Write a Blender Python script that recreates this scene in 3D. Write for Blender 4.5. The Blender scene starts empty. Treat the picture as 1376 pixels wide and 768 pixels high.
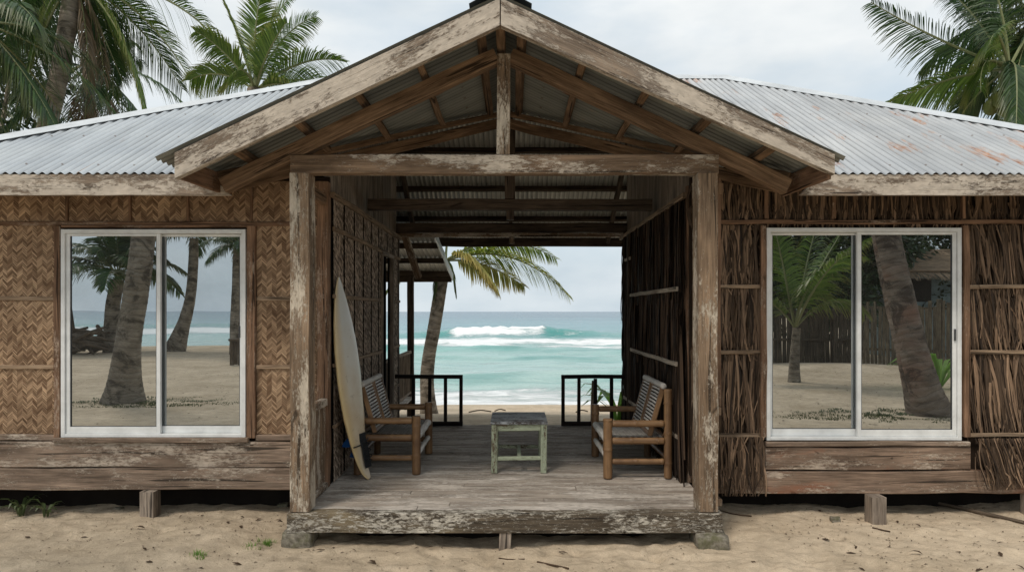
import bpy, bmesh, math, random
from mathutils import Vector, Matrix, noise
random.seed(11)
R = math.radians
EYE = 1.74
F = 900.0
SC = bpy.context.scene
COL = SC.collection
# ---------------- camera, world, sun, exposure ----------------
cam_data = bpy.data.cameras.new('camera')
cam = bpy.data.objects.new('camera', cam_data); COL.objects.link(cam)
cam.location = (0, 0, EYE); cam.rotation_euler = (R(90), 0, 0)
cam_data.sensor_width = 36; cam_data.lens = 36*F/1376
cam_data.shift_y = 34/1376
cam_data.clip_start = 0.05; cam_data.clip_end = 20000
SC.camera = cam
SC.view_settings.view_transform = 'Standard'; SC.view_settings.look = 'None'
SC.view_settings.exposure = 0.42; SC.view_settings.gamma = 1
SC.view_settings.use_curve_mapping = False
SUN_EL, SUN_AZ = 56, 212      # degrees; high, behind the viewer
w = bpy.data.worlds.new('World'); SC.world = w; w.use_nodes = True
nt = w.node_tree; nt.nodes.clear()
def N(nt, typ, loc=None, **kw):
    n = nt.nodes.new(typ)
    for k, v in kw.items():
        if k.startswith('i_'):
            key = k[2:].replace('_', ' ')
            n.inputs[key].default_value = v
        elif k.startswith('n_'):
            n.inputs[int(k[2:])].default_value = v
        else: setattr(n, k, v)
    return n
def L(nt, a, b): nt.links.new(a, b)
def ramp(nt, fac, stops, interp='LINEAR'):
    r = nt.nodes.new('ShaderNodeValToRGB'); r.color_ramp.interpolation = interp
    el = r.color_ramp.elements
    while len(el) < len(stops): el.new(0.5)
    for e, (p, c) in zip(el, stops):
        e.position = p
        e.color = (c, c, c, 1) if isinstance(c, (int, float)) else (*c, 1)
    nt.links.new(fac, r.inputs[0]); return r.outputs[0]
def mix(nt, fac, a, b, blend='MIX'):
    m = nt.nodes.new('ShaderNodeMix'); m.data_type = 'RGBA'; m.blend_type = blend
    for s, v in ((m.inputs[0], fac), (m.inputs[6], a), (m.inputs[7], b)):
        if isinstance(v, (int, float)): s.default_value = v
        elif isinstance(v, tuple): s.default_value = (*v, 1)
        else: nt.links.new(v, s)
    return m.outputs[2]
def mth(nt, op, a, b=0.0, clamp=False):
    m = nt.nodes.new('ShaderNodeMath'); m.operation = op; m.use_clamp = clamp
    for s, v in ((m.inputs[0], a), (m.inputs[1], b)):
        if isinstance(v, (int, float)): s.default_value = v
        else: nt.links.new(v, s)
    return m.outputs[0]
sky = N(nt, 'ShaderNodeTexSky', sky_type='NISHITA', sun_disc=False)
sky.sun_elevation = R(SUN_EL); sky.sun_rotation = R(SUN_AZ); sky.air_density = 1.2; sky.dust_density = 2.0
tc = N(nt, 'ShaderNodeTexCoord')
mp = N(nt, 'ShaderNodeMapping'); mp.inputs['Scale'].default_value = (1, 1, 2.6); L(nt, tc.outputs['Generated'], mp.inputs[0])
n1 = N(nt, 'ShaderNodeTexNoise', i_Scale=2.6, i_Detail=6.0, i_Roughness=0.52); L(nt, mp.outputs[0], n1.inputs['Vector'])
cm = ramp(nt, n1.outputs[0], [(0.36, 0.35), (0.56, 1.0)])
n2 = N(nt, 'ShaderNodeTexNoise', i_Scale=4.0, i_Detail=5.0, i_Roughness=0.5); L(nt, mp.outputs[0], n2.inputs['Vector'])
sx = N(nt, 'ShaderNodeSeparateXYZ'); L(nt, tc.outputs['Generated'], sx.inputs[0])
cl = ramp(nt, n2.outputs[0], [(0.32, (5.0, 5.8, 6.5)), (0.62, (9.3, 9.4, 9.4))])
hz = ramp(nt, sx.outputs[2], [(0.0, (5.6, 6.6, 7.2)), (0.10, (7.2, 7.8, 8.1)), (0.32, (8.7, 9.0, 9.0))])
clh = mix(nt, 0.50, cl, hz)
skc = mix(nt, 0.75, sky.outputs[0], (6.0, 7.3, 8.3))
fin = mix(nt, cm, skc, clh)
bg = N(nt, 'ShaderNodeBackground'); bg.inputs[1].default_value = 0.080
L(nt, fin, bg.inputs[0])
wo = N(nt, 'ShaderNodeOutputWorld'); L(nt, bg.outputs[0], wo.inputs[0])
sd = bpy.data.lights.new('sun', 'SUN'); sd.energy = 1.5; sd.angle = R(14); sd.color = (1, 0.90, 0.78)
so = bpy.data.objects.new('sun', sd); COL.objects.link(so)
so.location = (0, -10, 40)
_az = R(SUN_AZ); _el = R(SUN_EL)
sdir = Vector((math.sin(_az)*math.cos(_el), math.cos(_az)*math.cos(_el), math.sin(_el)))
so.rotation_euler = sdir.to_track_quat('Z', 'Y').to_euler()
SC.render.engine = 'CYCLES'
try:
    SC.cycles.max_bounces = 8; SC.cycles.diffuse_bounces = 4; SC.cycles.glossy_bounces = 4; SC.cycles.transparent_max_bounces = 6
except Exception: pass

# ---------------- materials ----------------
def new_mat(name, rough=0.8, spec=0.3):
    m = bpy.data.materials.new(name); m.use_nodes = True
    nt = m.node_tree; b = nt.nodes['Principled BSDF']
    b.inputs['Roughness'].default_value = rough
    b.inputs['Specular IOR Level'].default_value = spec
    return m, nt, b
def bump(nt, b, h, dist=0.01, strength=1.0):
    bn = nt.nodes.new('ShaderNodeBump'); bn.inputs['Strength'].default_value = strength
    bn.inputs['Distance'].default_value = dist
    nt.links.new(h, bn.inputs['Height']); nt.links.new(bn.outputs[0], b.inputs['Normal'])
def uvco(nt, sx, sy, dist=0.0):
    """grain coordinates: u runs along the piece, v across; every piece gets its own offset"""
    uv = nt.nodes.new('ShaderNodeUVMap')
    g = nt.nodes.new('ShaderNodeNewGeometry')
    s = nt.nodes.new('ShaderNodeSeparateXYZ'); nt.links.new(uv.outputs[0], s.inputs[0])
    c = nt.nodes.new('ShaderNodeCombineXYZ')
    nt.links.new(mth(nt, 'MULTIPLY', s.outputs[0], sx), c.inputs[0])
    nt.links.new(mth(nt, 'MULTIPLY', s.outputs[1], sy), c.inputs[1])
    nt.links.new(mth(nt, 'MULTIPLY', g.outputs['Random Per Island'], 37.0), c.inputs[2])
    return c.outputs[0]
def noi(nt, vec, scale=1.0, detail=5.0, rough=0.55, dist=0.0):
    n = N(nt, 'ShaderNodeTexNoise', i_Scale=scale, i_Detail=detail, i_Roughness=rough, i_Distortion=dist)
    nt.links.new(vec, n.inputs['Vector']); return n.outputs[0]
def wood(name, dark, light, paint=None, amt=0.5, stain=None, rough=0.85, var=0.35, gs=42, pw=0.48, soft=1.0):
    m, nt, b = new_mat(name, rough, 0.2)
    g = nt.nodes.new('ShaderNodeNewGeometry')
    grain = noi(nt, uvco(nt, 2.4, gs), 1, 7, 0.68, 0.5)
    fine = noi(nt, uvco(nt, 6, gs*3.2), 1, 4, 0.6)
    blot = noi(nt, uvco(nt, 2.2, 5), 1, 4, 0.55)
    col = ramp(nt, grain, [(0.30, dark), (0.68, light)])
    col = mix(nt, 0.55*soft, col, ramp(nt, fine, [(0.3, 0.32), (0.68, 1.35)]), 'MULTIPLY')
    col = mix(nt, 0.7*soft, col, ramp(nt, blot, [(0.30, (0.40, 0.36, 0.33)), (0.66, (1.28, 1.24, 1.20))]), 'MULTIPLY')
    col = mix(nt, var, col, ramp(nt, g.outputs['Random Per Island'], [(0, 0.5), (1, 1.35)]), 'MULTIPLY')
    # knots and cracks
    kn = noi(nt, uvco(nt, 5, 9), 1, 2, 0.5, 1.0)
    col = mix(nt, ramp(nt, kn, [(0.70, 0.0), (0.76, 0.75)]), col, tuple(c*0.25 for c in dark))
    ck = noi(nt, uvco(nt, 1.1, 34), 1, 3, 0.5, 0.6)
    ckm = ramp(nt, ck, [(0.63, 0.0), (0.655, 0.9*soft)])
    col = mix(nt, ckm, col, tuple(c*0.3 for c in dark))
    h = mth(nt, 'ADD', mth(nt, 'MULTIPLY', grain, 0.6), mth(nt, 'MULTIPLY', fine, 0.4))
    h = mth(nt, 'SUBTRACT', h, mth(nt, 'MULTIPLY', ckm, 0.8))
    if stain:
        st = noi(nt, uvco(nt, 1.3, 3.4), 1, 5, 0.6, 0.4)
        col = mix(nt, ramp(nt, st, [(0.56, 0.0), (0.72, 0.75)]), col, stain)
    if paint:
        big = noi(nt, uvco(nt, 1.6, 5), 1, 4, 0.6)
        p1 = noi(nt, uvco(nt, 22, 62), 1, 9, 0.78, 0.5)
        s = mth(nt, 'ADD', mth(nt, 'MULTIPLY', p1, pw), mth(nt, 'MULTIPLY', big, 1-pw))
        t = 0.5 + (0.5-amt)*0.34
        pm = ramp(nt, s, [(t-0.025, 0.0), (t+0.03, 0.85)])
        pn = noi(nt, uvco(nt, 14, 30), 1, 5, 0.6)
        pc = mix(nt, 0.8, paint, ramp(nt, pn, [(0.3, 0.68), (0.7, 1.18)]), 'MULTIPLY')
        col = mix(nt, pm, col, pc)
        h = mth(nt, 'ADD', h, mth(nt, 'MULTIPLY', pm, 0.5))
    nt.links.new(col, b.inputs['Base Color'])
    bump(nt, b, h, 0.006, 0.9)
    return m
M = {}
M['board'] = wood('weathered_pale_board', (0.13, 0.103, 0.082), (0.33, 0.265, 0.205), (0.58, 0.515, 0.435), 0.56, (0.17, 0.145, 0.125))
M['post'] = wood('peeling_post', (0.13, 0.095, 0.066), (0.34, 0.245, 0.165), (0.60, 0.53, 0.43), 0.45)
M['beam'] = wood('painted_beam', (0.12, 0.082, 0.054), (0.33, 0.235, 0.16), (0.60, 0.53, 0.44), 0.42)
M['rafter'] = wood('brown_rafter', (0.10, 0.063, 0.038), (0.31, 0.21, 0.135), None)
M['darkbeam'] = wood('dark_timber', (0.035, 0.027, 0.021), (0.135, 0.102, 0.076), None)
M['plank'] = wood('grey_plank', (0.15, 0.125, 0.105), (0.42, 0.36, 0.30), None)
M['deck'] = wood('deck_board', (0.25, 0.215, 0.18), (0.47, 0.42, 0.365), (0.56, 0.51, 0.455), 0.5, (0.20, 0.165, 0.135), var=0.35, gs=30, soft=0.65)
M['edge'] = wood('mossy_edge_beam', (0.045, 0.037, 0.029), (0.20, 0.165, 0.12), (0.62, 0.58, 0.50), 0.42, (0.30, 0.24, 0.15), pw=0.66)
M['skirt'] = wood('pinkish_board', (0.14, 0.110, 0.086), (0.35, 0.265, 0.205), (0.52, 0.445, 0.365), 0.36, (0.17, 0.125, 0.09))
M['skirtred'] = wood('rust_red_board', (0.13, 0.095, 0.072), (0.33, 0.24, 0.18), (0.52, 0.435, 0.35), 0.36, (0.33, 0.13, 0.07))
M['trim'] = wood('brown_trim', (0.12, 0.072, 0.046), (0.32, 0.20, 0.13), (0.44, 0.34, 0.26), 0.3)
M['batten'] = wood('split_bamboo_batten', (0.17, 0.118, 0.078), (0.44, 0.33, 0.23), None)
M['green'] = wood('peeling_green_paint', (0.09, 0.065, 0.045), (0.25, 0.19, 0.13), (0.46, 0.52, 0.38), 0.60, pw=0.6)
M['tabletop'] = wood('scuffed_table_top', (0.04, 0.036, 0.036), (0.16, 0.14, 0.13), (0.46, 0.49, 0.51), 0.62, pw=0.62)
M['palebatten'] = wood('pale_split_batten', (0.28, 0.24, 0.19), (0.62, 0.55, 0.46), None)
M['rail'] = wood('black_stained_rail', (0.012, 0.009, 0.008), (0.035, 0.026, 0.022), None)
M['palebal'] = wood('pale_baluster', (0.16, 0.12, 0.085), (0.36, 0.29, 0.22), None)
M['fencedark'] = wood('dark_fence_plank', (0.03, 0.025, 0.019), (0.10, 0.082, 0.06), None, gs=20)
M['fencew'] = wood('old_fence_plank', (0.07, 0.058, 0.042), (0.22, 0.18, 0.125), None, gs=20)
M['log'] = wood('driftwood', (0.05, 0.038, 0.028), (0.20, 0.16, 0.12), None)

def bamboo():
    m, nt, b = new_mat('bamboo_pole', 0.5, 0.4)
    g = noi(nt, uvco(nt, 1.2, 30), 1, 5, 0.6)
    c = ramp(nt, g, [(0.3, (0.13, 0.070, 0.032)), (0.7, (0.33, 0.195, 0.095))])
    bl = noi(nt, uvco(nt, 5, 6), 1, 4, 0.6)
    c = mix(nt, ramp(nt, bl, [(0.42, 0.0), (0.68, 0.85)]), c, (0.10, 0.052, 0.026))
    nt.links.new(c, b.inputs['Base Color']); bump(nt, b, g, 0.002, 0.6); return m
M['bamboo'] = bamboo()
def strips(name, dark, light, rough=0.75, sat=None, gs=160, mid=0.5):
    m, nt, b = new_mat(name, rough, 0.25)
    g = nt.nodes.new('ShaderNodeNewGeometry')
    c = ramp(nt, g.outputs['Random Per Island'], [(0.0, dark), (0.55, tuple(a*(1-mid)+bb*mid for a, bb in zip(dark, light))), (1.0, light)])
    f = noi(nt, uvco(nt, 5, gs), 1, 4, 0.6)
    c = mix(nt, 0.8, c, ramp(nt, f, [(0.3, 0.55), (0.7, 1.25)]), 'MULTIPLY')
    tcn = nt.nodes.new('ShaderNodeTexCoord')
    wn = noi(nt, tcn.outputs['Object'], 1.7, 5, 0.6)
    c = mix(nt, 0.85, c, ramp(nt, wn, [(0.3, (0.55, 0.52, 0.5)), (0.7, (1.2, 1.2, 1.2))]), 'MULTIPLY')
    nt.links.new(c, b.inputs['Base Color']); bump(nt, b, f, 0.002, 0.6)
    return m
M['weave'] = strips('woven_bamboo_strip', (0.190, 0.112, 0.064), (0.58, 0.405, 0.258))
M['weavegrey'] = strips('grey_woven_bark', (0.13, 0.095, 0.07), (0.66, 0.54, 0.43))
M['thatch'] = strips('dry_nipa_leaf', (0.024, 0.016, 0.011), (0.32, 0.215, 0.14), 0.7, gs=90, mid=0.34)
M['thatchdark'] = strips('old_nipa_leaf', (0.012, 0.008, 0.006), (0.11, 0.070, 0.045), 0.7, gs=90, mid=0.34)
M['rattan'] = strips('white_rattan', (0.58, 0.56, 0.52), (0.84, 0.81, 0.76), 0.6)
M['rattandark'] = strips('dark_rattan', (0.02, 0.017, 0.016), (0.07, 0.055, 0.045), 0.6)

def plain(name, col, rough=0.7, spec=0.3, noise_amt=0.3, scale=6, metal=0.0, bmp=0.0):
    m, nt, b = new_mat(name, rough, spec)
    tcn = nt.nodes.new('ShaderNodeTexCoord')
    n = noi(nt, tcn.outputs['Object'], scale, 6, 0.6)
    c = mix(nt, 1.0, col, ramp(nt, n, [(0.3, 1-noise_amt), (0.7, 1+noise_amt*0.6)]), 'MULTIPLY')
    nt.links.new(c, b.inputs['Base Color']); b.inputs['Metallic'].default_value = metal
    if bmp: bump(nt, b, n, bmp)
    return m
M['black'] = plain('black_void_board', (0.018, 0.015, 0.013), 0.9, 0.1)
M['backing'] = plain('dark_backing', (0.035, 0.024, 0.017), 0.9, 0.1)
M['alu'] = plain('white_aluminium', (0.74, 0.76, 0.76), 0.45, 0.4, 0.16, 7)
M['gasket'] = plain('dark_gasket', (0.06, 0.065, 0.07), 0.6)
M['padblack'] = plain('black_rubber', (0.015, 0.017, 0.02), 0.6)
M['finblue'] = plain('blue_fin', (0.008, 0.06, 0.20), 0.35)
M['coconut'] = plain('green_coconut', (0.11, 0.13, 0.03), 0.5, 0.4, 0.5, 4)
M['boatblue'] = plain('faded_wall_paint', (0.20, 0.26, 0.27), 0.8)
M['leafdry'] = plain('dry_leaf', (0.065, 0.04, 0.024), 0.8)

def concrete():
    m, nt, b = new_mat('mossy_concrete', 0.95, 0.2)
    tcn = nt.nodes.new('ShaderNodeTexCoord'); v = tcn.outputs['Object']
    a = noi(nt, v, 30, 6, 0.65); bb = noi(nt, v, 9, 5, 0.6)
    c = ramp(nt, a, [(0.3, (0.09, 0.08, 0.06)), (0.7, (0.34, 0.31, 0.25))])
    c = mix(nt, ramp(nt, bb, [(0.45, 0.0), (0.62, 0.75)]), c, (0.10, 0.10, 0.045))
    nt.links.new(c, b.inputs['Base Color']); bump(nt, b, a, 0.015, 1.0); return m
M['concrete'] = concrete()

def corrugated(name, base, rust_amt=0.5, metal=0.35, clean=False):
    m, nt, b = new_mat(name, 0.45, 0.4)
    b.inputs['Metallic'].default_value = metal
    g = nt.nodes.new('ShaderNodeNewGeometry')
    uv = nt.nodes.new('ShaderNodeUVMap')
    s = nt.nodes.new('ShaderNodeSeparateXYZ'); nt.links.new(uv.outputs[0], s.inputs[0])
    def co(a, bb, z=0.0):
        c = nt.nodes.new('ShaderNodeCombineXYZ')
        nt.links.new(mth(nt, 'MULTIPLY', s.outputs[0], a), c.inputs[0])
        nt.links.new(mth(nt, 'MULTIPLY', s.outputs[1], bb), c.inputs[1]); c.inputs[2].default_value = z
        return c.outputs[0]
    st = noi(nt, co(9, 0.9), 1, 5, 0.6, 0.2)
    c = mix(nt, 1.0, base, ramp(nt, st, [(0.28, 0.82), (0.72, 1.08)]), 'MULTIPLY')
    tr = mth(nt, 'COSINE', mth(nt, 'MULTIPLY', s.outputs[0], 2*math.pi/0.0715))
    c = mix(nt, 0.75, c, ramp(nt, mth(nt, 'ADD', mth(nt, 'MULTIPLY', tr, 0.5), mth(nt, 'ADD', 0.28, mth(nt, 'MULTIPLY', st, 0.44))), [(0.0, 0.42), (0.22, 0.95), (0.6, 1.08)]), 'MULTIPLY')  # rib shading put into the colour: troughs darkened along each rib
    bl = noi(nt, co(1.0, 1.6, 4.0), 1, 6, 0.6)
    c = mix(nt, 0.7, c, ramp(nt, bl, [(0.3, (0.70, 0.72, 0.75)), (0.7, (1.1, 1.08, 1.05))]), 'MULTIPLY')
    # sheet to sheet difference: floor(u / .8)
    fl = mth(nt, 'FLOOR', mth(nt, 'MULTIPLY', s.outputs[0], 1.25))
    wn = nt.nodes.new('ShaderNodeTexWhiteNoise'); wn.noise_dimensions = '1D'; nt.links.new(fl, wn.inputs['W'])
    c = mix(nt, 0.6, c, ramp(nt, wn.outputs[0], [(0, 0.80), (1, 1.12)]), 'MULTIPLY')
    # nail specks and rust trails that run down the sheet
    r1 = noi(nt, co(5.5, 1.1, 9.0), 1, 8, 0.72, 0.3)
    rb = noi(nt, co(0.8, 0.6, 2.0), 1, 2, 0.5)
    rs = mth(nt, 'ADD', mth(nt, 'MULTIPLY', r1, 0.6), mth(nt, 'MULTIPLY', rb, 0.4))
    t = 0.69 - rust_amt*0.135
    rm = ramp(nt, rs, [(t, 0.0), (t+0.07, 0.9)])
    rc = ramp(nt, noi(nt, co(12, 12), 1, 5, 0.6), [(0.35, (0.24, 0.085, 0.03)), (0.65, (0.52, 0.23, 0.085))])
    c = mix(nt, rm, c, rc)
    fu = mth(nt, 'ABSOLUTE', mth(nt, 'SUBTRACT', mth(nt, 'FRACT', mth(nt, 'MULTIPLY', s.outputs[0], 1/0.29)), 0.5))
    fv = mth(nt, 'ABSOLUTE', mth(nt, 'SUBTRACT', mth(nt, 'FRACT', mth(nt, 'MULTIPLY', s.outputs[1], 1/0.72)), 0.5))
    dd = mth(nt, 'ADD', mth(nt, 'MULTIPLY', mth(nt, 'POWER', mth(nt, 'MULTIPLY', fu, 0.29), 2.0), 1.0), mth(nt, 'MULTIPLY', mth(nt, 'POWER', mth(nt, 'MULTIPLY', fv, 0.72), 2.0), 0.5))
    c = mix(nt, ramp(nt, mth(nt, 'MULTIPLY', dd, 1000.0), [(0.02, 0.75), (0.10, 0.0)]), c, (0.13, 0.085, 0.06))
    # side laps of the sheets
    lp = mth(nt, 'ABSOLUTE', mth(nt, 'SUBTRACT', mth(nt, 'FRACT', mth(nt, 'MULTIPLY', s.outputs[0], 1.25)), 0.5))
    c = mix(nt, ramp(nt, lp, [(0.0, 0.75), (0.008, 0.0)]), c, (0.10, 0.10, 0.10))
    nt.links.new(c, b.inputs['Base Color'])
    nt.links.new(ramp(nt, rm, [(0, 0.42), (1, 0.9)]), b.inputs['Roughness'])
    bump(nt, b, bl, 0.01, 0.3)
    return m
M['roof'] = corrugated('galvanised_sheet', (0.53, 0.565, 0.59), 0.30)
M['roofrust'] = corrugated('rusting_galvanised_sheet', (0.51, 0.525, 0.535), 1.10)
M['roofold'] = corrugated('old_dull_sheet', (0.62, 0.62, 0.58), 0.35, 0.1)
M['roofunder'] = corrugated('dark_grey_sheet', (0.27, 0.285, 0.265), 0.5, 0.15)  # darker, greyer sheet colour for the porch roof
M['ridge'] = plain('galvanised_ridge_cap', (0.62, 0.65, 0.67), 0.45, 0.4, 0.22, 3, 0.3)
M['ridgedark'] = plain('dark_ridge_cap', (0.05, 0.055, 0.06), 0.5, 0.4, 0.2, 3, 0.2)

def glass_pane():
    m = bpy.data.materials.new('reflective_window_glass'); m.use_nodes = True; nt = m.node_tree; nt.nodes.clear()
    o = N(nt, 'ShaderNodeOutputMaterial'); mx = N(nt, 'ShaderNodeMixShader'); mx.inputs[0].default_value = 0.86
    d = N(nt, 'ShaderNodeBsdfPrincipled'); d.inputs['Base Color'].default_value = (0.10, 0.10, 0.095, 1); d.inputs['Roughness'].default_value = 0.4
    gl = N(nt, 'ShaderNodeBsdfGlossy'); gl.inputs['Roughness'].default_value = 0.0
    gl.inputs['Color'].default_value = (0.55, 0.585, 0.60, 1)
    tcn = nt.nodes.new('ShaderNodeTexCoord')
    bn = N(nt, 'ShaderNodeBump'); bn.inputs['Distance'].default_value = 0.0012; bn.inputs['Strength'].default_value = 0.5
    nt.links.new(noi(nt, tcn.outputs['Object'], 1.6, 1, 0.3), bn.inputs['Height']); nt.links.new(bn.outputs[0], gl.inputs['Normal'])
    L(nt, ramp(nt, noi(nt, tcn.outputs['Object'], 3.0, 6, 0.7, 0.6), [(0.35, 0.93), (0.75, 0.80)]), mx.inputs[0])
    L(nt, d.outputs[0], mx.inputs[1]); L(nt, gl.outputs[0], mx.inputs[2]); L(nt, mx.outputs[0], o.inputs[0])
    return m
M['glass'] = glass_pane()

def leaf_mat(name, dark, light, tip=None, trans=0.35):
    m = bpy.data.materials.new(name); m.use_nodes = True; nt = m.node_tree; nt.nodes.clear()
    o = N(nt, 'ShaderNodeOutputMaterial')
    g = nt.nodes.new('ShaderNodeNewGeometry')
    c = ramp(nt, g.outputs['Random Per Island'], [(0, dark), (1, light)])
    if tip:
        uv = nt.nodes.new('ShaderNodeUVMap'); s = nt.nodes.new('ShaderNodeSeparateXYZ'); nt.links.new(uv.outputs[0], s.inputs[0])
        c = mix(nt, ramp(nt, s.outputs[0], [(0.55, 0.0), (1.0, 0.8)]), c, tip)
    b = N(nt, 'ShaderNodeBsdfPrincipled'); b.inputs['Roughness'].default_value = 0.42; b.inputs['Specular IOR Level'].default_value = 0.5
    t = N(nt, 'ShaderNodeBsdfTranslucent'); mx = N(nt, 'ShaderNodeMixShader'); mx.inputs[0].default_value = trans
    L(nt, c, b.inputs['Base Color']); L(nt, c, t.inputs[0])
    L(nt, b.outputs[0], mx.inputs[1]); L(nt, t.outputs[0], mx.inputs[2]); L(nt, mx.outputs[0], o.inputs[0])
    return m
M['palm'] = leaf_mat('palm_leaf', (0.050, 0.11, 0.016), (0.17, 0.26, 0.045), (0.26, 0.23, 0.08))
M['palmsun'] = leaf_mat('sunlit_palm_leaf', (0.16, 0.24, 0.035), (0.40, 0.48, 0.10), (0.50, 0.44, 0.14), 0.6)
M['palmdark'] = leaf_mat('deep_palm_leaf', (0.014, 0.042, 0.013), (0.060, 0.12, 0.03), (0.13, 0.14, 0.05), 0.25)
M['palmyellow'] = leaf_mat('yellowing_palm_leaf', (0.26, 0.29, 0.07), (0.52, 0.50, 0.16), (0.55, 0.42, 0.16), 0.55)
M['palmdead'] = leaf_mat('dead_palm_leaf', (0.10, 0.07, 0.04), (0.26, 0.19, 0.12), None, 0.15)
M['rachis'] = plain('palm_rachis', (0.20, 0.22, 0.10), 0.5, 0.4, 0.2, 3)
M['weed'] = leaf_mat('bright_leaf', (0.11, 0.24, 0.03), (0.24, 0.42, 0.09), None, 0.55)
M['grass'] = leaf_mat('grass_blade', (0.035, 0.06, 0.018), (0.10, 0.13, 0.05), None, 0.25)
M['broad'] = leaf_mat('dark_broad_leaf', (0.012, 0.030, 0.010), (0.045, 0.085, 0.028), None, 0.2)
def trunk_mat(name, d, l, red):
    m, nt, b = new_mat(name, 0.9, 0.2)
    uv = nt.nodes.new('ShaderNodeUVMap'); s = nt.nodes.new('ShaderNodeSeparateXYZ'); nt.links.new(uv.outputs[0], s.inputs[0])
    def co(a, bb):
        c = nt.nodes.new('ShaderNodeCombineXYZ')
        nt.links.new(mth(nt, 'MULTIPLY', s.outputs[0], a), c.inputs[0]); nt.links.new(mth(nt, 'MULTIPLY', s.outputs[1], bb), c.inputs[1]); return c.outputs[0]
    a = noi(nt, co(5, 2.5), 1, 7, 0.65, 0.4)
    c = ramp(nt, a, [(0.32, d), (0.68, l)])
    bl = noi(nt, co(1.6, 1.0), 1, 3, 0.5)
    c = mix(nt, ramp(nt, bl, [(0.5, 0.0), (0.68, 0.7)]), c, red)
    dk = noi(nt, co(3.0, 2.2), 1, 7, 0.7, 0.8)
    c = mix(nt, ramp(nt, dk, [(0.50, 0.0), (0.60, 0.8)]), c, tuple(x*0.45 for x in d))
    w = nt.nodes.new('ShaderNodeTexWave'); w.wave_type = 'BANDS'; w.bands_direction = 'X'
    w.inputs['Scale'].default_value = 2.6; w.inputs['Distortion'].default_value = 6.0; w.inputs['Detail'].default_value = 3; w.inputs['Detail Scale'].default_value = 1.5
    nt.links.new(co(1, 0.35), w.inputs['Vector'])
    c = mix(nt, ramp(nt, w.outputs[0], [(0.0, 0.4), (0.07, 0.0)]), c, tuple(x*0.35 for x in d))
    nt.links.new(c, b.inputs['Base Color'])
    bump(nt, b, mth(nt, 'ADD', mth(nt, 'MULTIPLY', a, 1.2), mth(nt, 'MULTIPLY', w.outputs[0], 0.4)), 0.02, 0.9); return m
M['trunk'] = trunk_mat('palm_trunk', (0.11, 0.092, 0.07), (0.36, 0.31, 0.25), (0.24, 0.20, 0.15))
M['trunkred'] = trunk_mat('reddish_palm_trunk', (0.10, 0.075, 0.058), (0.27, 0.22, 0.175), (0.24, 0.12, 0.08))

def sand():
    m, nt, b = new_mat('beach_sand', 0.95, 0.15)
    tcn = nt.nodes.new('ShaderNodeTexCoord'); v = tcn.outputs['Object']
    big = noi(nt, v, 0.9, 6, 0.6); mid = noi(nt, v, 7, 6, 0.62, 0.3); fine = noi(nt, v, 160, 3, 0.6)
    c = ramp(nt, big, [(0.3, (0.42, 0.335, 0.235)), (0.7, (0.66, 0.545, 0.405))])
    c = mix(nt, 0.8, c, ramp(nt, mid, [(0.3, 0.72), (0.7, 1.14)]), 'MULTIPLY')
    c = mix(nt, 0.6, c, ramp(nt, fine, [(0.3, 0.65), (0.7, 1.25)]), 'MULTIPLY')
    mp = nt.nodes.new('ShaderNodeMapping'); mp.inputs['Scale'].default_value = (9, 22, 9); nt.links.new(v, mp.inputs[0])
    db = noi(nt, mp.outputs[0], 1, 8, 0.75, 0.8)
    c = mix(nt, ramp(nt, db, [(0.655, 0.0), (0.70, 0.8)]), c, (0.10, 0.07, 0.045))
    # wet sand by the water line
    s = nt.nodes.new('ShaderNodeSeparateXYZ'); nt.links.new(v, s.inputs[0])
    wet = ramp(nt, mth(nt, 'ADD', s.outputs[2], 0.0), [(0.0, 1.0), (1.0, 0.0)])
    wz = nt.nodes.new('ShaderNodeMapRange'); wz.inputs[1].default_value = -1.02; wz.inputs[2].default_value = -0.90; wz.inputs[3].default_value = 1.0; wz.inputs[4].default_value = 0.0
    nt.links.new(s.outputs[2], wz.inputs[0])
    c = mix(nt, wz.outputs[0], c, (0.46, 0.39, 0.30))
    nt.links.new(c, b.inputs['Base Color'])
    h = mth(nt, 'ADD', mth(nt, 'MULTIPLY', mid, 1.0), mth(nt, 'MULTIPLY', fine, 0.10))
    bump(nt, b, h, 0.05, 0.8); return m
M['sand'] = sand()
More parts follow.
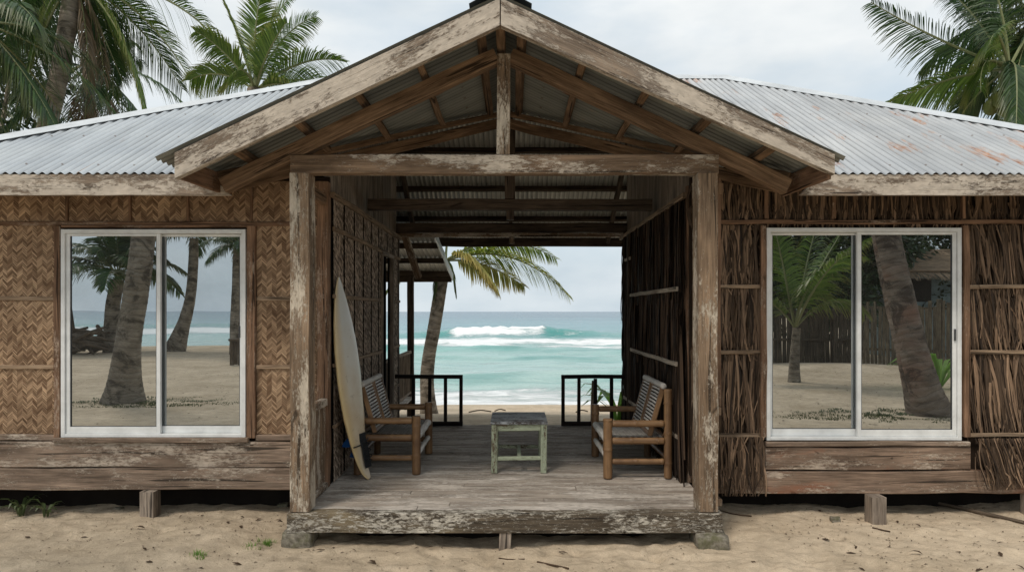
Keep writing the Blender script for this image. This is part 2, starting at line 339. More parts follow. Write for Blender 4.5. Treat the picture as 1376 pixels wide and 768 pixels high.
def water():
    m, nt, b = new_mat('sea_water', 0.22, 0.5)
    tcn = nt.nodes.new('ShaderNodeTexCoord'); v = tcn.outputs['Object']
    at = nt.nodes.new('ShaderNodeAttribute'); at.attribute_name = 'depthmix'
    ft = nt.nodes.new('ShaderNodeAttribute'); ft.attribute_name = 'foam'
    c = ramp(nt, at.outputs['Fac'], [(0.0, (0.56, 0.64, 0.60)), (0.12, (0.42, 0.58, 0.55)), (0.38, (0.30, 0.49, 0.47)), (0.62, (0.13, 0.29, 0.33)), (1.0, (0.05, 0.125, 0.19))])
    wv = nt.nodes.new('ShaderNodeAttribute'); wv.attribute_name = 'crest'
    c = mix(nt, wv.outputs['Fac'], c, (0.02, 0.27, 0.24))
    mp = nt.nodes.new('ShaderNodeMapping'); mp.inputs['Scale'].default_value = (0.10, 0.75, 1); nt.links.new(v, mp.inputs[0])
    pn = noi(nt, mp.outputs[0], 1, 8, 0.68)
    c = mix(nt, 0.85, c, ramp(nt, pn, [(0.32, (0.55, 0.74, 0.76)), (0.5, (1.0, 1.0, 1.0)), (0.68, (1.30, 1.22, 1.20))]), 'MULTIPLY')
    mp4 = nt.nodes.new('ShaderNodeMapping'); mp4.inputs['Scale'].default_value = (0.012, 0.055, 1); nt.links.new(v, mp4.inputs[0])
    far = noi(nt, mp4.outputs[0], 1, 9, 0.75)
    c = mix(nt, mth(nt, 'MULTIPLY', ramp(nt, at.outputs['Fac'], [(0.45, 0.2), (0.8, 1.0)]), 0.9), c, ramp(nt, far, [(0.38, (0.55, 0.68, 0.76)), (0.5, (1, 1, 1)), (0.64, (1.45, 1.35, 1.3))]), 'MULTIPLY')
    mp2 = nt.nodes.new('ShaderNodeMapping'); mp2.inputs['Scale'].default_value = (0.30, 1.0, 1); nt.links.new(v, mp2.inputs[0])
    fn = noi(nt, mp2.outputs[0], 1, 11, 0.74, 0.6)
    s = mth(nt, 'ADD', ft.outputs['Fac'], mth(nt, 'MULTIPLY', mth(nt, 'SUBTRACT', fn, 0.5), 2.3))
    fm = ramp(nt, s, [(0.42, 0.0), (0.74, 1.0)])
    c = mix(nt, fm, c, (0.80, 0.83, 0.84))
    nt.links.new(c, b.inputs['Base Color'])
    nt.links.new(ramp(nt, fm, [(0, 0.22), (1, 0.9)]), b.inputs['Roughness'])
    mp3 = nt.nodes.new('ShaderNodeMapping'); mp3.inputs['Scale'].default_value = (0.45, 1.4, 1); nt.links.new(v, mp3.inputs[0])
    w1 = noi(nt, mp3.outputs[0], 1, 8, 0.65, 0.3)
    bump(nt, b, mth(nt, 'ADD', w1, mth(nt, 'MULTIPLY', fm, 0.25)), 0.5, 0.75)
    return m
M['water'] = water()
def surfmat():
    m, nt, b = new_mat('yellowed_surfboard_resin', 0.32, 0.5)
    uv = nt.nodes.new('ShaderNodeUVMap'); s = nt.nodes.new('ShaderNodeSeparateXYZ'); nt.links.new(uv.outputs[0], s.inputs[0])
    tcn = nt.nodes.new('ShaderNodeTexCoord')
    # u: along, v: 0..1 across; rails more yellow than the deck, waxed greyish white toward the nose
    n = noi(nt, tcn.outputs['Object'], 5, 6, 0.6)
    c = ramp(nt, n, [(0.3, (0.55, 0.44, 0.30)), (0.7, (0.68, 0.59, 0.45))])
    ed = ramp(nt, s.outputs[1], [(0.0, 1.0), (0.22, 0.45), (0.36, 0.0), (0.8, 0.0), (1.0, 0.8)])
    c = mix(nt, ed, c, (0.56, 0.43, 0.22))
    up = ramp(nt, mth(nt, 'ADD', s.outputs[0], mth(nt, 'MULTIPLY', n, 0.3)), [(0.45, 0.0), (0.95, 0.85)])
    c = mix(nt, mth(nt, 'MULTIPLY', up, mth(nt, 'SUBTRACT', 1.0, ed)), c, (0.60, 0.64, 0.64))
    n2 = noi(nt, tcn.outputs['Object'], 18, 7, 0.7, 0.5)
    c = mix(nt, ramp(nt, n2, [(0.60, 0.0), (0.68, 0.55)]), c, (0.25, 0.20, 0.13))
    nt.links.new(c, b.inputs['Base Color']); return m
M['surf'] = surfmat()

# ---------------- builders ----------------
class MB:
    def __init__(s): s.v = []; s.f = []; s.uv = []; s.mi = []; s.m = 0
    def face(s, idx, uvs=None):
        s.f.append(idx); s.uv.append(uvs or [(0, 0)]*len(idx)); s.mi.append(s.m)
    def beam(s, A, B, w, h, up=(0, 0, 1), seg=0.3, jit=0.0025, ch=0.005, sag=0.0):
        """timber from A to B; w across, h along 'up'; chamfered, slightly uneven"""
        A = Vector(A); B = Vector(B); T = B-A; Ln = T.length; T = T/Ln
        up = Vector(up); S = T.cross(up)
        if S.length < 1e-4: S = T.cross(Vector((0, 1, 0)))
        S.normalize(); U = S.cross(T).normalized()
        ch = min(ch, w*0.2, h*0.2)
        prof = [(-w/2+ch, -h/2), (w/2-ch, -h/2), (w/2, -h/2+ch), (w/2, h/2-ch), (w/2-ch, h/2), (-w/2+ch, h/2), (-w/2, h/2-ch), (-w/2, -h/2+ch)]
        vv = [0]
        for i in range(8):
            a = prof[i]; b = prof[(i+1) % 8]; vv.append(vv[-1]+math.hypot(a[0]-b[0], a[1]-b[1]))
        n = max(1, int(Ln/seg)); uo = random.uniform(0, 50); vo = random.uniform(0, 9)
        base = len(s.v)
        for k in range(n+1):
            t = k/n; c = A+T*(Ln*t); js = random.gauss(0, jit); ju = random.gauss(0, jit)-sag*4*t*(1-t)
            for p in prof:
                s.v.append(c+S*(p[0]+js+random.uniform(-jit, jit)*0.4)+U*(p[1]+ju+random.uniform(-jit, jit)*0.4))
        for k in range(n):
            for i in range(8):
                a = base+k*8+i; b = base+k*8+(i+1) % 8
                u0 = uo+Ln*k/n; u1 = uo+Ln*(k+1)/n
                s.face([a, b, b+8, a+8], [(u0, vo+vv[i]), (u0, vo+vv[i+1]), (u1, vo+vv[i+1]), (u1, vo+vv[i])])
        for k, rev in ((0, True), (n, False)):
            idx = [base+k*8+i for i in range(8)]; u = [(uo+prof[i][1]*0.3, vo+prof[i][0]) for i in range(8)]
            if rev: idx = idx[::-1]; u = u[::-1]
            s.face(idx, u)
        return s
    def box(s, x0, x1, y0, y1, z0, z1, along='x', **k):
        cx, cy, cz = (x0+x1)/2, (y0+y1)/2, (z0+z1)/2
        if along == 'x': return s.beam((x0, cy, cz), (x1, cy, cz), y1-y0, z1-z0, (0, 0, 1), **k)
        if along == 'y': return s.beam((cx, y0, cz), (cx, y1, cz), x1-x0, z1-z0, (0, 0, 1), **k)
        return s.beam((cx, cy, z0), (cx, cy, z1), x1-x0, y1-y0, (0, 1, 0), **k)
    def tube(s, pts, rad, n=10, cap=True, vscale=1.0, rfun=None):
        pts = [Vector(p) for p in pts]; m = len(pts)
        rads = rad if isinstance(rad, (list, tuple)) else [rad]*m
        uo = random.uniform(0, 20); vo = random.uniform(0, 9); base = len(s.v); u = 0; us = []
        ref = None
        for i, p in enumerate(pts):
            t = (pts[min(i+1, m-1)]-pts[max(i-1, 0)]).normalized()
            if ref is None:
                ref = t.cross(Vector((0.13, 0.9, 0.41)))
                if ref.length < 0.05: ref = t.cross(Vector((1, 0, 0)))
            ref = (ref - t*ref.dot(t)).normalized(); b = t.cross(ref)
            if i: u += (p-pts[i-1]).length
            us.append(u)
            for k in range(n):
                a = 2*math.pi*k/n; r = rads[i]*(rfun(u, a) if rfun else 1)
                s.v.append(p+(ref*math.cos(a)+b*math.sin(a))*r)
        for i in range(m-1):
            for k in range(n):
                a = base+i*n+k; b = base+i*n+(k+1) % n
                v0 = vo+k/n*2*math.pi*rads[i]*vscale; v1 = vo+(k+1)/n*2*math.pi*rads[i]*vscale
                s.face([a, b, b+n, a+n], [(uo+us[i], v0), (uo+us[i], v1), (uo+us[i+1], v1), (uo+us[i+1], v0)])
        if cap:
            for i, rv in ((0, True), (m-1, False)):
                idx = [base+i*n+k for k in range(n)]
                s.face(idx[::-1] if rv else idx, [(uo, vo+0.02*k) for k in range(n)])
        return s
    def ribbon(s, pts, widths, side, uo=None):
        """thin leaf / strip following pts"""
        base = len(s.v); m = len(pts); vo = random.uniform(0, 9); d = 0
        for i, p in enumerate(pts):
            s.v.append(Vector(p)-side*widths[i]/2); s.v.append(Vector(p)+side*widths[i]/2)
        for i in range(m-1):
            a = base+2*i; t0 = i/(m-1); t1 = (i+1)/(m-1)
            s.face([a, a+1, a+3, a+2], [(t0, vo), (t0, vo+widths[i]), (t1, vo+widths[i+1]), (t1, vo)])
        return s
    def quad(s, a, b, c, d, uvs=None):
        base = len(s.v); s.v += [Vector(a), Vector(b), Vector(c), Vector(d)]; s.face([base, base+1, base+2, base+3], uvs); return s
    def build(s, name, mat, parent=None, smooth=False, label=None):
        me = bpy.data.meshes.new(name)
        org = Vector((0, 0, 0))
        me.from_pydata([tuple(v) for v in s.v], [], s.f)
        uvl = me.uv_layers.new(name='UVMap')
        flat = [c for fu in s.uv for uv in fu for c in uv]
        uvl.data.foreach_set('uv', flat)
        mats = mat if isinstance(mat, (list, tuple)) else [mat]
        for mm in mats: me.materials.append(mm)
        if len(mats) > 1: me.polygons.foreach_set('material_index', s.mi)
        if smooth: me.polygons.foreach_set('use_smooth', [True]*len(s.f))
        me.update()
        o = bpy.data.objects.new(name, me); COL.objects.link(o)
        if parent is not None: parent_to(o, parent)
        if label: o['label'] = label
        return o
def world_loc(o):
    p = Vector(o.location); q = o.parent
    while q is not None: p = p+Vector(q.location); q = q.parent
    return p
def parent_to(o, p):
    """meshes are written in world metres; keep them there under a parent Empty that stands at the thing's base"""
    o.parent = p; o.location = -world_loc(p)
def thing(name, label, cat, loc=(0, 0, 0), group=None):
    o = bpy.data.objects.new(name, None); COL.objects.link(o); o.location = loc
    o.empty_display_size = 0.3; o['label'] = label; o['category'] = cat
    if group: o['group'] = group
    return o
def tag(o, label, cat, group=None, kind=None):
    o['label'] = label; o['category'] = cat
    if group: o['group'] = group
    if kind: o['kind'] = kind
    return o
def P(px, py, d): return Vector(((px-688)/F*d, d, EYE+(418-py)/F*d))
def rnd(a, b): return random.uniform(a, b)

# ---------------- ground ----------------
def smooth(a, b, x):
    t = max(0.0, min(1.0, (x-a)/(b-a))); return t*t*(3-2*t)
def ground_z(x, y):
    z = 0.0
    z -= 0.92*smooth(9.8, 19.0, y) + 3.0*smooth(18.6, 30.0, y)
    back = smooth(-21.5, -31.0, y)*(1-smooth(-1.0, 5.0, x+0.2*(y+20)))
    z -= 3.2*smooth(0, 1, back)
    if 0 < y < 12 and abs(x) < 12 or y < 0:
        z += 0.030*noise.noise((x*0.6, y*0.6, 0.3))+0.016*noise.noise((x*1.9, y*2.3, 4.1))
    if -3 < y < 9 and abs(x) < 9:
        z += 0.022*noise.noise((x*2.6, y*3.6, 7.7))+0.016*noise.noise((x*7.5, y*9, 2.7))+0.007*noise.noise((x*19, y*22, 1.7))
    # low bank of sand under the right wing and footprints worn in front of the step
    z += 0.20*smooth(3.6, 5.6, x)*smooth(5.3, 7.2, y)*(1-smooth(10, 12, y))
    z -= 0.03*smooth(4.2, 5.0, y)*(1-smooth(5.2, 6.5, y))*(1-smooth(0.9, 2.0, abs(x)))
    # mound before the fence at the back
    if y < -4: z += 0.22*math.exp(-((x-9.5)/3.0)**2-((y+8.2)/1.6)**2)
    return z
def axis(segs):
    out = []
    for a, b, st in segs:
        n = max(1, int(round((b-a)/st)))
        out += [a+(b-a)*i/n for i in range(n)]
    out.append(segs[-1][1]); return out
def grid(xs, ys, zf):
    g = MB(); nx = len(xs)
    g.v = [Vector((x, y, zf(x, y))) for y in ys for x in xs]
    for j in range(len(ys)-1):
        for i in range(nx-1):
            a = j*nx+i; g.f.append([a, a+1, a+1+nx, a+nx])
    g.uv = [[(0, 0)]*4 for _ in g.f]; g.mi = [0]*len(g.f)
    return g
FEET = []
_r = random.Random(5)
for k in range(90):
    q = _r.random(); fx = _r.gauss(0.2, 1.4) if q < 0.6 else _r.uniform(-4.5, 4.5); fy = _r.uniform(4.3, 5.0) if q < 0.6 else _r.uniform(4.35, 5.6)
    FEET.append((fx, fy, _r.uniform(0, 3.14)))
_gz = ground_z
def ground_z(x, y):
    z = _gz(x, y)
    if 4 < y < 6 and abs(x) < 5:
        for fx, fy, fa in FEET:
            dx, dy = x-fx, y-fy
            if abs(dx) < 0.25 and abs(dy) < 0.25:
                u = dx*math.cos(fa)+dy*math.sin(fa); v = -dx*math.sin(fa)+dy*math.cos(fa)
                r = (u/0.125)**2+(v/0.055)**2
                z += -0.020*math.exp(-r)+0.009*math.exp(-(r-1.9)**2)
    return z
gx = axis([(-900, -60, 210), (-60, -14, 4), (-14, -5.5, 0.4), (-5.5, 5.5, 0.035), (5.5, 14, 0.4), (14, 60, 4), (60, 900, 210)])
gy = axis([(-900, -50, 170), (-50, -32, 3), (-32, -9, 0.7), (-9, 0.6, 0.3), (0.6, 4, 0.2), (4, 7.2, 0.03), (7.2, 10, 0.25), (10, 28, 0.5), (28, 60, 8)])
g = grid(gx, gy, ground_z)
gr = g.build('ground', M['sand'], smooth=True); gr['kind'] = 'structure'

# ---------------- sea ----------------
SEA = -1.0
def wave(x, y):
    """height, foam, crest colour of the surf in front of the house"""
    h = f = c = 0.0
    if 14 < y < 100: f = 0.16+0.16*noise.noise((x*0.05, y*0.25, 4.4))
    wob = 1.3*noise.noise((x*0.06, 0.2, 3.0))
    if y > 14:
        # main breaker at 72 m
        yc = 72+2.5*wob; u = (y-yc)
        env = 0.16+0.84*math.exp(-((x+0.5)/9.5)**2)
        crest = 1.25*env*(0.92+0.20*noise.noise((x*0.45, 3, 3))+0.14*noise.noise((x*1.3, 1, 3)))*(math.exp(-(u/3.6)**2) if u > 0 else math.exp(-(u/1.3)**2))
        h += crest
        broke = smooth(-7.4, -5.6, x)*(1-smooth(2.6, 4.6, x))
        f = max(f, broke*1.0*(math.exp(-((u+0.2)/2.0)**2)))
        c = max(c, (1-broke)*0.9*math.exp(-((u+1.2)/1.5)**2)*smooth(0.12, 0.9, env))
        # white water band in front of it
        yb = 58.8+2.4*noise.noise((x*0.09, 7.0, 1.0))
        h += 0.30*math.exp(-((y-yb+4)/3.0)**2)
        f = max(f, 0.98*math.exp(-(((y-yb-1.2*noise.noise((x*0.5, 4, 4)))/(8.5+2.2*noise.noise((x*0.17, 9, 2))))**4)))
        f = max(f, (0.36+0.3*smooth(-1, 6, x))*math.exp(-((y-50)/4.0)**2))
        # second small swell at 47 m
        y2 = 46+2.4*noise.noise((x*0.08, 1.0, 9.0)); u = y-y2
        h += 0.34*math.exp(-(u/1.3)**2)
        c = max(c, 0.8*math.exp(-((u+0.7)/1.1)**2)*smooth(-0.35, 0.2, noise.noise((x*0.13, 3, 3))))
        f = max(f, 0.66*math.exp(-(u/0.8)**2)*smooth(4, 8, x))
        y3 = 38+1.6*noise.noise((x*0.1, 5.0, 2.0)); u = y-y3
        h += 0.20*math.exp(-(u/1.0)**2); c = max(c, 0.6*math.exp(-((u+0.5)/0.9)**2)*smooth(-0.3, 0.3, noise.noise((x*0.2, 8, 3))))
        # shore break at 27 m and the wash
        y4 = 26.5+1.3*noise.noise((x*0.15, 2.0, 2.0)); u = y-y4
        h += 0.32*math.exp(-(u/0.9)**2)
        c = max(c, 0.45*math.exp(-((u+0.2)/1.3)**2)*smooth(-0.4, 0.3, noise.noise((x*0.25, 2, 8))))
        f = max(f, 0.80*smooth(29.0, 19.5, y+0.8*wob)+0.10*noise.noise((x*0.4, y*0.9, 6))*smooth(32, 28, y))
        f = max(f, 0.30*math.exp(-((y-31)/2.5)**2))
        # open water chop
        fa = 1 if y < 110 else 0.6
        h += 0.13*noise.noise((x*0.25, y*0.8, 1.0))*fa+0.07*noise.noise((x*0.9, y*2.0, 5.0))
        # whitecaps far out
        if y > 85: f = max(f, 0.30*smooth(0.1, 0.5, noise.noise((x*0.03, y*0.11, 8.0))))
    elif y < -20:
        D = 11.44-y
        yb = 96+6*noise.noise((x*0.05, 1.0, 4.0))
        f = max(f, 0.95*math.exp(-(((D-yb)/15.0)**4)))
        h += 0.5*math.exp(-((D-116)/4.0)**2); c = 0.5*math.exp(-((D-114)/3.0)**2)
        h += 0.06*noise.noise((x*0.3, y*0.8, 1.0)); f = max(f, 0.35*math.exp(-((D-60)/6.0)**2))
    return h, f, c
sxs = axis([(-6000, -400, 1400), (-400, -70, 55), (-70, -26, 2.2), (-26, 26, 0.42), (26, 70, 2.2), (70, 400, 55), (400, 6000, 1400)])
sys_ = axis([(-6000, -260, 950), (-260, -130, 12), (-130, -24, 1.8), (-24, 15, 6), (15, 34, 0.30), (34, 80, 0.42), (80, 130, 1.6), (130, 320, 14), (320, 6000, 700)])
sg = MB(); fo = []; cr = []; dm = []
nx = len(sxs)
for y in sys_:
    for x in sxs:
        h, f, c = wave(x, y) if abs(y) < 400 and abs(x) < 400 else (0, 0, 0)
        sg.v.append(Vector((x, y, SEA+h))); fo.append(f); cr.append(c)
        dd = (y-17) if y > 0 else (-y-31)
        dm.append(max(0.0, min(1.0, math.log(1+max(0, dd)/9.0)/math.log(1+420/9.0))))
for j in range(len(sys_)-1):
    for i in range(nx-1):
        a = j*nx+i; sg.face([a, a+1, a+1+nx, a+nx])
sea = sg.build('sea', M['water'], smooth=True); sea['kind'] = 'structure'
for nm, dat in (('foam', fo), ('crest', cr), ('depthmix', dm)):
    at = sea.data.attributes.new(nm, 'FLOAT', 'POINT'); at.data.foreach_set('value', dat)

# ================= THE BEACH HOUSE =================
XC = -0.08
house = thing('beach_house', 'weathered bamboo and thatch beach house with open gabled porch and tin roof', 'house', (XC, 5.1, 0))
def rz(y): return EYE+1.07+0.577*(y-5.2)         # front roof slope
def gz(x): return EYE+2.152-0.47*abs(x-XC)       # porch gable
YE, YR, YB = 5.2, 8.5, 11.5
XL, XR = -5.5, 6.0                               # eave corners
def hipx(y): return XL+(y-YE), XR-(y-YE)
PIT = 0.0715; AMP = 0.0100
def corr(t): return AMP*math.cos(2*math.pi*t/PIT)
def roof_columns(x0, x1, yfun, zfun, mb, seg=4, step=PIT/8):
    n = int(round((x1-x0)/step)); prev = None
    for i in range(n+1):
        x = x0+(x1-x0)*i/n; ya, yb = yfun(x)
        if yb-ya < 0.02: prev = None; continue
        col = []
        for k in range(seg+1):
            y = ya+(yb-ya)*k/seg
            z = zfun(x, y)+corr(x)+0.006*noise.noise((math.floor(x/0.8)*3.1, y*0.8, 0))+0.003*noise.noise((x*2, y*2, 3))
            mb.v.append(Vector((x, y, z))); col.append((len(mb.v)-1, x, y))
        if prev:
            for k in range(seg):
                a, b = prev[k], col[k]; c, d = col[k+1], prev[k+1]
                mb.face([a[0], b[0], c[0], d[0]], [(q[1], q[2]) for q in (a, b, c, d)])
        prev = col
def front_cols(x):
    top = min(YR, YE+(x-XL) if x < XL+(YR-YE) else 99, YE+(XR-x) if x > XR-(YR-YE) else 99)
    u = abs(x-XC)
    lo = YE
    if u < 2.32: lo = max(YE-0.0, YE+(2.165-0.47*u-1.07)/0.577)+0.03
    jag = 0.012*noise.noise((math.floor(x/0.8)*7.7, 0, 0))
    return (lo+jag if u >= 2.32 else lo-0.03, top)
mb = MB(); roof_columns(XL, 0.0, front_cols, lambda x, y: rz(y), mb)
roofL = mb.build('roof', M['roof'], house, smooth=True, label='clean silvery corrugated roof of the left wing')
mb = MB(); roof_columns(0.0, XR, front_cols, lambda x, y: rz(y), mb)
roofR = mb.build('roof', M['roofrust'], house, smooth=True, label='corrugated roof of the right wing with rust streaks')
def back_cols(x):
    top = YR
    lo = YB
    a = XL+(YR-YE); b = XR-(YR-YE)
    if x < a: top = YR+(a-x)
    if x > b: top = YR+(x-b)
    return (top, YB)
mb = MB(); roof_columns(XL+0.3, XR-0.3, back_cols, lambda x, y: rz(YR)-0.577*(y-YR), mb)
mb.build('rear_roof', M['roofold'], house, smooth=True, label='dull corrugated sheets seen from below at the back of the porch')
# hipped ends
for s, xe in ((-1, XL), (1, XR)):
    mb = MB(); n = 240
    prev = None
    for i in range(n+1):
        y = YE+(YB+0.1-YE)*i/n; t = min(y-YE, YB+0.3-y, YR-YE)
        if y > YR: t = YR-YE-(y-YR)
        c = []
        for q in (0, 0.5, 1.0):
            xx = xe-s*t*q
            mb.v.append(Vector((xx, y, EYE+1.07+0.577*t*q+corr(y)))); c.append(len(mb.v)-1)
        if prev:
            for k in range(2): mb.face([prev[k], c[k], c[k+1], prev[k+1]], [(y, k*1.5)]*4)
        prev = c
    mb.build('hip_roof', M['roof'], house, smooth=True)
def cap(A, B, dA, dB, mat, par, w=0.15, name='ridge_cap', lift=0.018, up=(0, 0, 1)):
    """folded ridge cap: dA, dB are the downhill directions of its two wings"""
    A = Vector(A); B = Vector(B); m = MB(); n = 10
    dA = Vector(dA).normalized(); dB = Vector(dB).normalized(); upv = Vector(up)
    for th in (0.0, -0.004):
        for k in range(n+1):
            c = A.lerp(B, k/n)+upv*(lift+th+0.003*noise.noise((k*0.7, A.x, 2)))
            m.v += [c+dA*w+upv*-0.004, c+dA*w*0.12+upv*0.010, c+dB*w*0.12+upv*0.010, c+dB*w+upv*-0.004]
    o2 = (n+1)*4; Ln = (B-A).length
    for k in range(n):
        for i in range(3):
            a = k*4+i; m.face([a, a+1, a+5, a+4], [(k*Ln/n, i*0.1)]*4)
            a += o2; m.face([a, a+4, a+5, a+1], [(k*Ln/n, i*0.1)]*4)
        for a in (k*4, k*4+3): m.face([a, a+4, a+4+o2, a+o2])
    for k in (0, n):
        for i in range(3): m.face([k*4+i, k*4+i+1, k*4+i+1+o2, k*4+i+o2])
    return m.build(name, mat, par)
apL = Vector((XL+YR-YE, YR, rz(YR))); apR = Vector((XR-(YR-YE), YR, rz(YR)))
cap((XL, YE-0.02, rz(YE)), apL, (0.62, -0.62, -0.36), (-0.62, 0.62, -0.36), M['ridge'], roofL, 0.17)
cap((XR, YE-0.02, rz(YE)), apR, (-0.62, -0.62, -0.36), (0.62, 0.62, -0.36), M['ridge'], roofR, 0.17)
cap(apL, (0, YR, rz(YR)), (0, -1, -0.577), (0, 1, -0.577), M['ridge'], roofL, 0.17)
cap((0, YR, rz(YR)), apR+Vector((0.05, 0, 0)), (0, -1, -0.577), (0, 1, -0.577), M['ridge'], roofR, 0.17)

# porch gable roof (ribs run down the slope)
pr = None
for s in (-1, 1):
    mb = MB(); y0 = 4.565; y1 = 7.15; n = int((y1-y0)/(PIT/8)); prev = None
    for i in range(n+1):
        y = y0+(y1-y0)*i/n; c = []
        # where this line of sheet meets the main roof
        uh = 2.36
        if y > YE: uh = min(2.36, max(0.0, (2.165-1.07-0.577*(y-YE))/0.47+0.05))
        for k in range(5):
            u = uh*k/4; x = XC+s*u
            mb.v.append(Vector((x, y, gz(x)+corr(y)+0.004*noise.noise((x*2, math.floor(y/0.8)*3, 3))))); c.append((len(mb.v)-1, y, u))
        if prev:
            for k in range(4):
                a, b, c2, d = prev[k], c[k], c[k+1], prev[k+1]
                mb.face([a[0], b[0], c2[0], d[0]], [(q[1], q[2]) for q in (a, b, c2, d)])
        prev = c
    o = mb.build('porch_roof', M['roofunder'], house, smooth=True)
    pr = pr or o
cap((XC, 4.62, gz(XC)), (XC, 7.1, gz(XC)), (1, 0, -0.47), (-1, 0, -0.47), M['ridgedark'], pr, 0.24, 'ridge_cap', 0.075)
# bargeboards: plumb cut at the apex and at the foot
def bargeboard(s, xe, ztop_e, zb_e):
    x0 = XC+s*0.004; y0, y1 = 4.575, 4.625
    zt0 = EYE+2.14; zb0 = EYE+1.948
    n = 14; m = MB(); uo = rnd(0, 30); Ln = abs(xe-x0)*1.1
    for k in range(n+1):
        t = k/n; x = x0+(xe-x0)*t; zt = zt0+(ztop_e-zt0)*t; zb = zb0+(zb_e-zb0)*t+0.003*noise.noise((x*3, 0, s))
        for (y, z) in ((y0, zb+0.004), (y0, zt-0.004), (y0+0.004, zt), (y1, zt), (y1, zb), (y0+0.004, zb)):
            m.v.append(Vector((x, y, z)))
    vs = [0, 0.19, 0.195, 0.245, 0.435, 0.48]
    for k in range(n):
        for i in range(6):
            a = k*6+i; b = k*6+(i+1) % 6; v1 = vs[i]+(0.19 if i in (0, 3) else 0.05)
            m.face([a, a+6, b+6, b], [(uo+Ln*k/n, vs[i]), (uo+Ln*(k+1)/n, vs[i]), (uo+Ln*(k+1)/n, v1), (uo+Ln*k/n, v1)])
    m.face([0, 1, 2, 3, 4, 5], [(uo, 0)]*6); m.face([n*6+i for i in range(5, -1, -1)], [(uo+Ln, 0.1)]*6)
    return m.build('bargeboard', M['board'], pr)
bargeboard(-1, -2.305, EYE+1.085, EYE+0.905)
bargeboard(1, 2.205, EYE+1.075, EYE+0.935)
for s, xe in ((-1, -2.28), (1, 2.19)):          # eave boards running back from the foot of the gable
    MB().beam((xe, 4.63, EYE+0.985), (xe, 5.42, EYE+1.0), 0.03, 0.15).build('eave_board', M['trim'], pr)
# fascia of the wings
def fascia(x0, x1, cut):
    m = MB(); y0, y1 = 5.205, 5.245; zb, zt = EYE+0.903, EYE+1.064
    n = 16; uo = rnd(0, 30)
    for k in range(n+1):
        t = k/n; w_ = 0.004*noise.noise((k*0.9, x0, 1))
        xb = x0+(x1-x0)*t; xt = xb+(cut if (k == n and cut < 0) or (k == 0 and cut > 0) else 0)
        for (x, y, z) in ((xb, y0, zb+w_), (xt, y0, zt+w_), (xt, y1, zt+w_), (xb, y1, zb+w_)): m.v.append(Vector((x, y, z)))
    for k in range(n):
        u0 = uo+(x1-x0)*k/n; u1 = uo+(x1-x0)*(k+1)/n
        for i in range(4):
            a = k*4+i; b = k*4+(i+1) % 4; v0 = i*0.16
            m.face([a, b, b+4, a+4], [(u0, v0), (u0, v0+0.15), (u1, v0+0.15), (u1, v0)])
    m.face([3, 2, 1, 0]); m.face([n*4, n*4+1, n*4+2, n*4+3])
    return m.build('fascia', M['board'], house)
fascia(XL+0.06, -2.19, -0.16); fascia(2.24, XR-0.06, 0.16)
for xe in (XL+0.05, XR-0.05):
    MB().beam((xe, 5.25, EYE+0.98), (xe, 11.4, EYE+0.98), 0.04, 0.15).build('fascia', M['board'], house)
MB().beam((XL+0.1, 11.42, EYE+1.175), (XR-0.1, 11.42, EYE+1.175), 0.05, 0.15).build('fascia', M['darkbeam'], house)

# porch framework
ZB0, ZB1 = EYE+1.035, EYE+1.178                 # main tie beam
MB().box(-1.665, 1.555, 5.03, 5.13, ZB0, ZB1, 'x').build('tie_beam', M['beam'], house)
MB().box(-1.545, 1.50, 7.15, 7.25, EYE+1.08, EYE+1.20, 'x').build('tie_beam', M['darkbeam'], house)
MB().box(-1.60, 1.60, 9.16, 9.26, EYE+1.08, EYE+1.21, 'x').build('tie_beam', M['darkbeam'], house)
MB().box(-1.60, 1.60, 9.19, 9.23, EYE+1.02, EYE+1.075, 'x').build('tie_beam', M['beam'], house)
for x in (-1.588, 1.466):
    MB().box(x-0.073, x+0.073, 5.0, 5.16, 0.243, ZB0-0.002, 'z', jit=0.004).build('post', M['post'], house)
MB().box(-0.115, -0.015, 5.035, 5.125, ZB1+0.002, EYE+1.935, 'z').build('king_post', M['post'], house)
MB().box(-0.075, 0.035, 7.15, 7.24, EYE+1.203, EYE+2.02, 'z').build('king_post', M['darkbeam'], house)
MB().box(-0.06, 0.02, 7.16, 7.24, EYE+0.98, EYE+1.077, 'z').build('king_post', M['darkbeam'], house)
MB().box(-0.03, 0.03, 9.17, 9.24, EYE+0.93, EYE+1.017, 'z').build('king_post', M['beam'], house)
# principal rafters of the front truss, foot to king post
MB().beam((-2.19, 5.09, EYE+0.955), (-0.12, 5.09, EYE+1.935), 0.09, 0.115).build('rafter', M['rafter'], house)
MB().beam((2.09, 5.09, EYE+0.945), (-0.01, 5.09, EYE+1.935), 0.09, 0.115).build('rafter', M['rafter'], house)
# valley rafters
for s in (-1, 1):
    a = Vector((XC+s*2.2, 5.32, gz(XC+2.2)-0.13)); b = Vector((XC+s*0.03, 7.10, gz(XC)-0.16))
    MB().beam(a, b, 0.06, 0.10).build('valley_rafter', M['rafter'], house)
    off = Vector((s*0.02, -0.16, 0.0))
    MB().beam(a+off+Vector((0, 0, 0.05)), b+off+Vector((0, 0, 0.05)), 0.05, 0.05).build('valley_batten', M['rafter'], house)
# purlins under the gable sheets, nose to valley
MB().beam((XC, 4.63, EYE+2.03), (XC, 7.05, EYE+2.03), 0.065, 0.11).build('ridge_beam', M['rafter'], house)
for s in (-1, 1):
    for u in (0.15, 0.60, 1.06, 1.50, 1.95):
        x = XC+s*u; z = gz(x)-0.052
        ye = YE+(2.165-0.47*u-1.07)/0.577-0.12
        MB().beam((x, 4.628, z), (x, max(5.35, ye), z), 0.055, 0.075, (s*0.47, 0, 1)).build('purlin', M['rafter'], house)
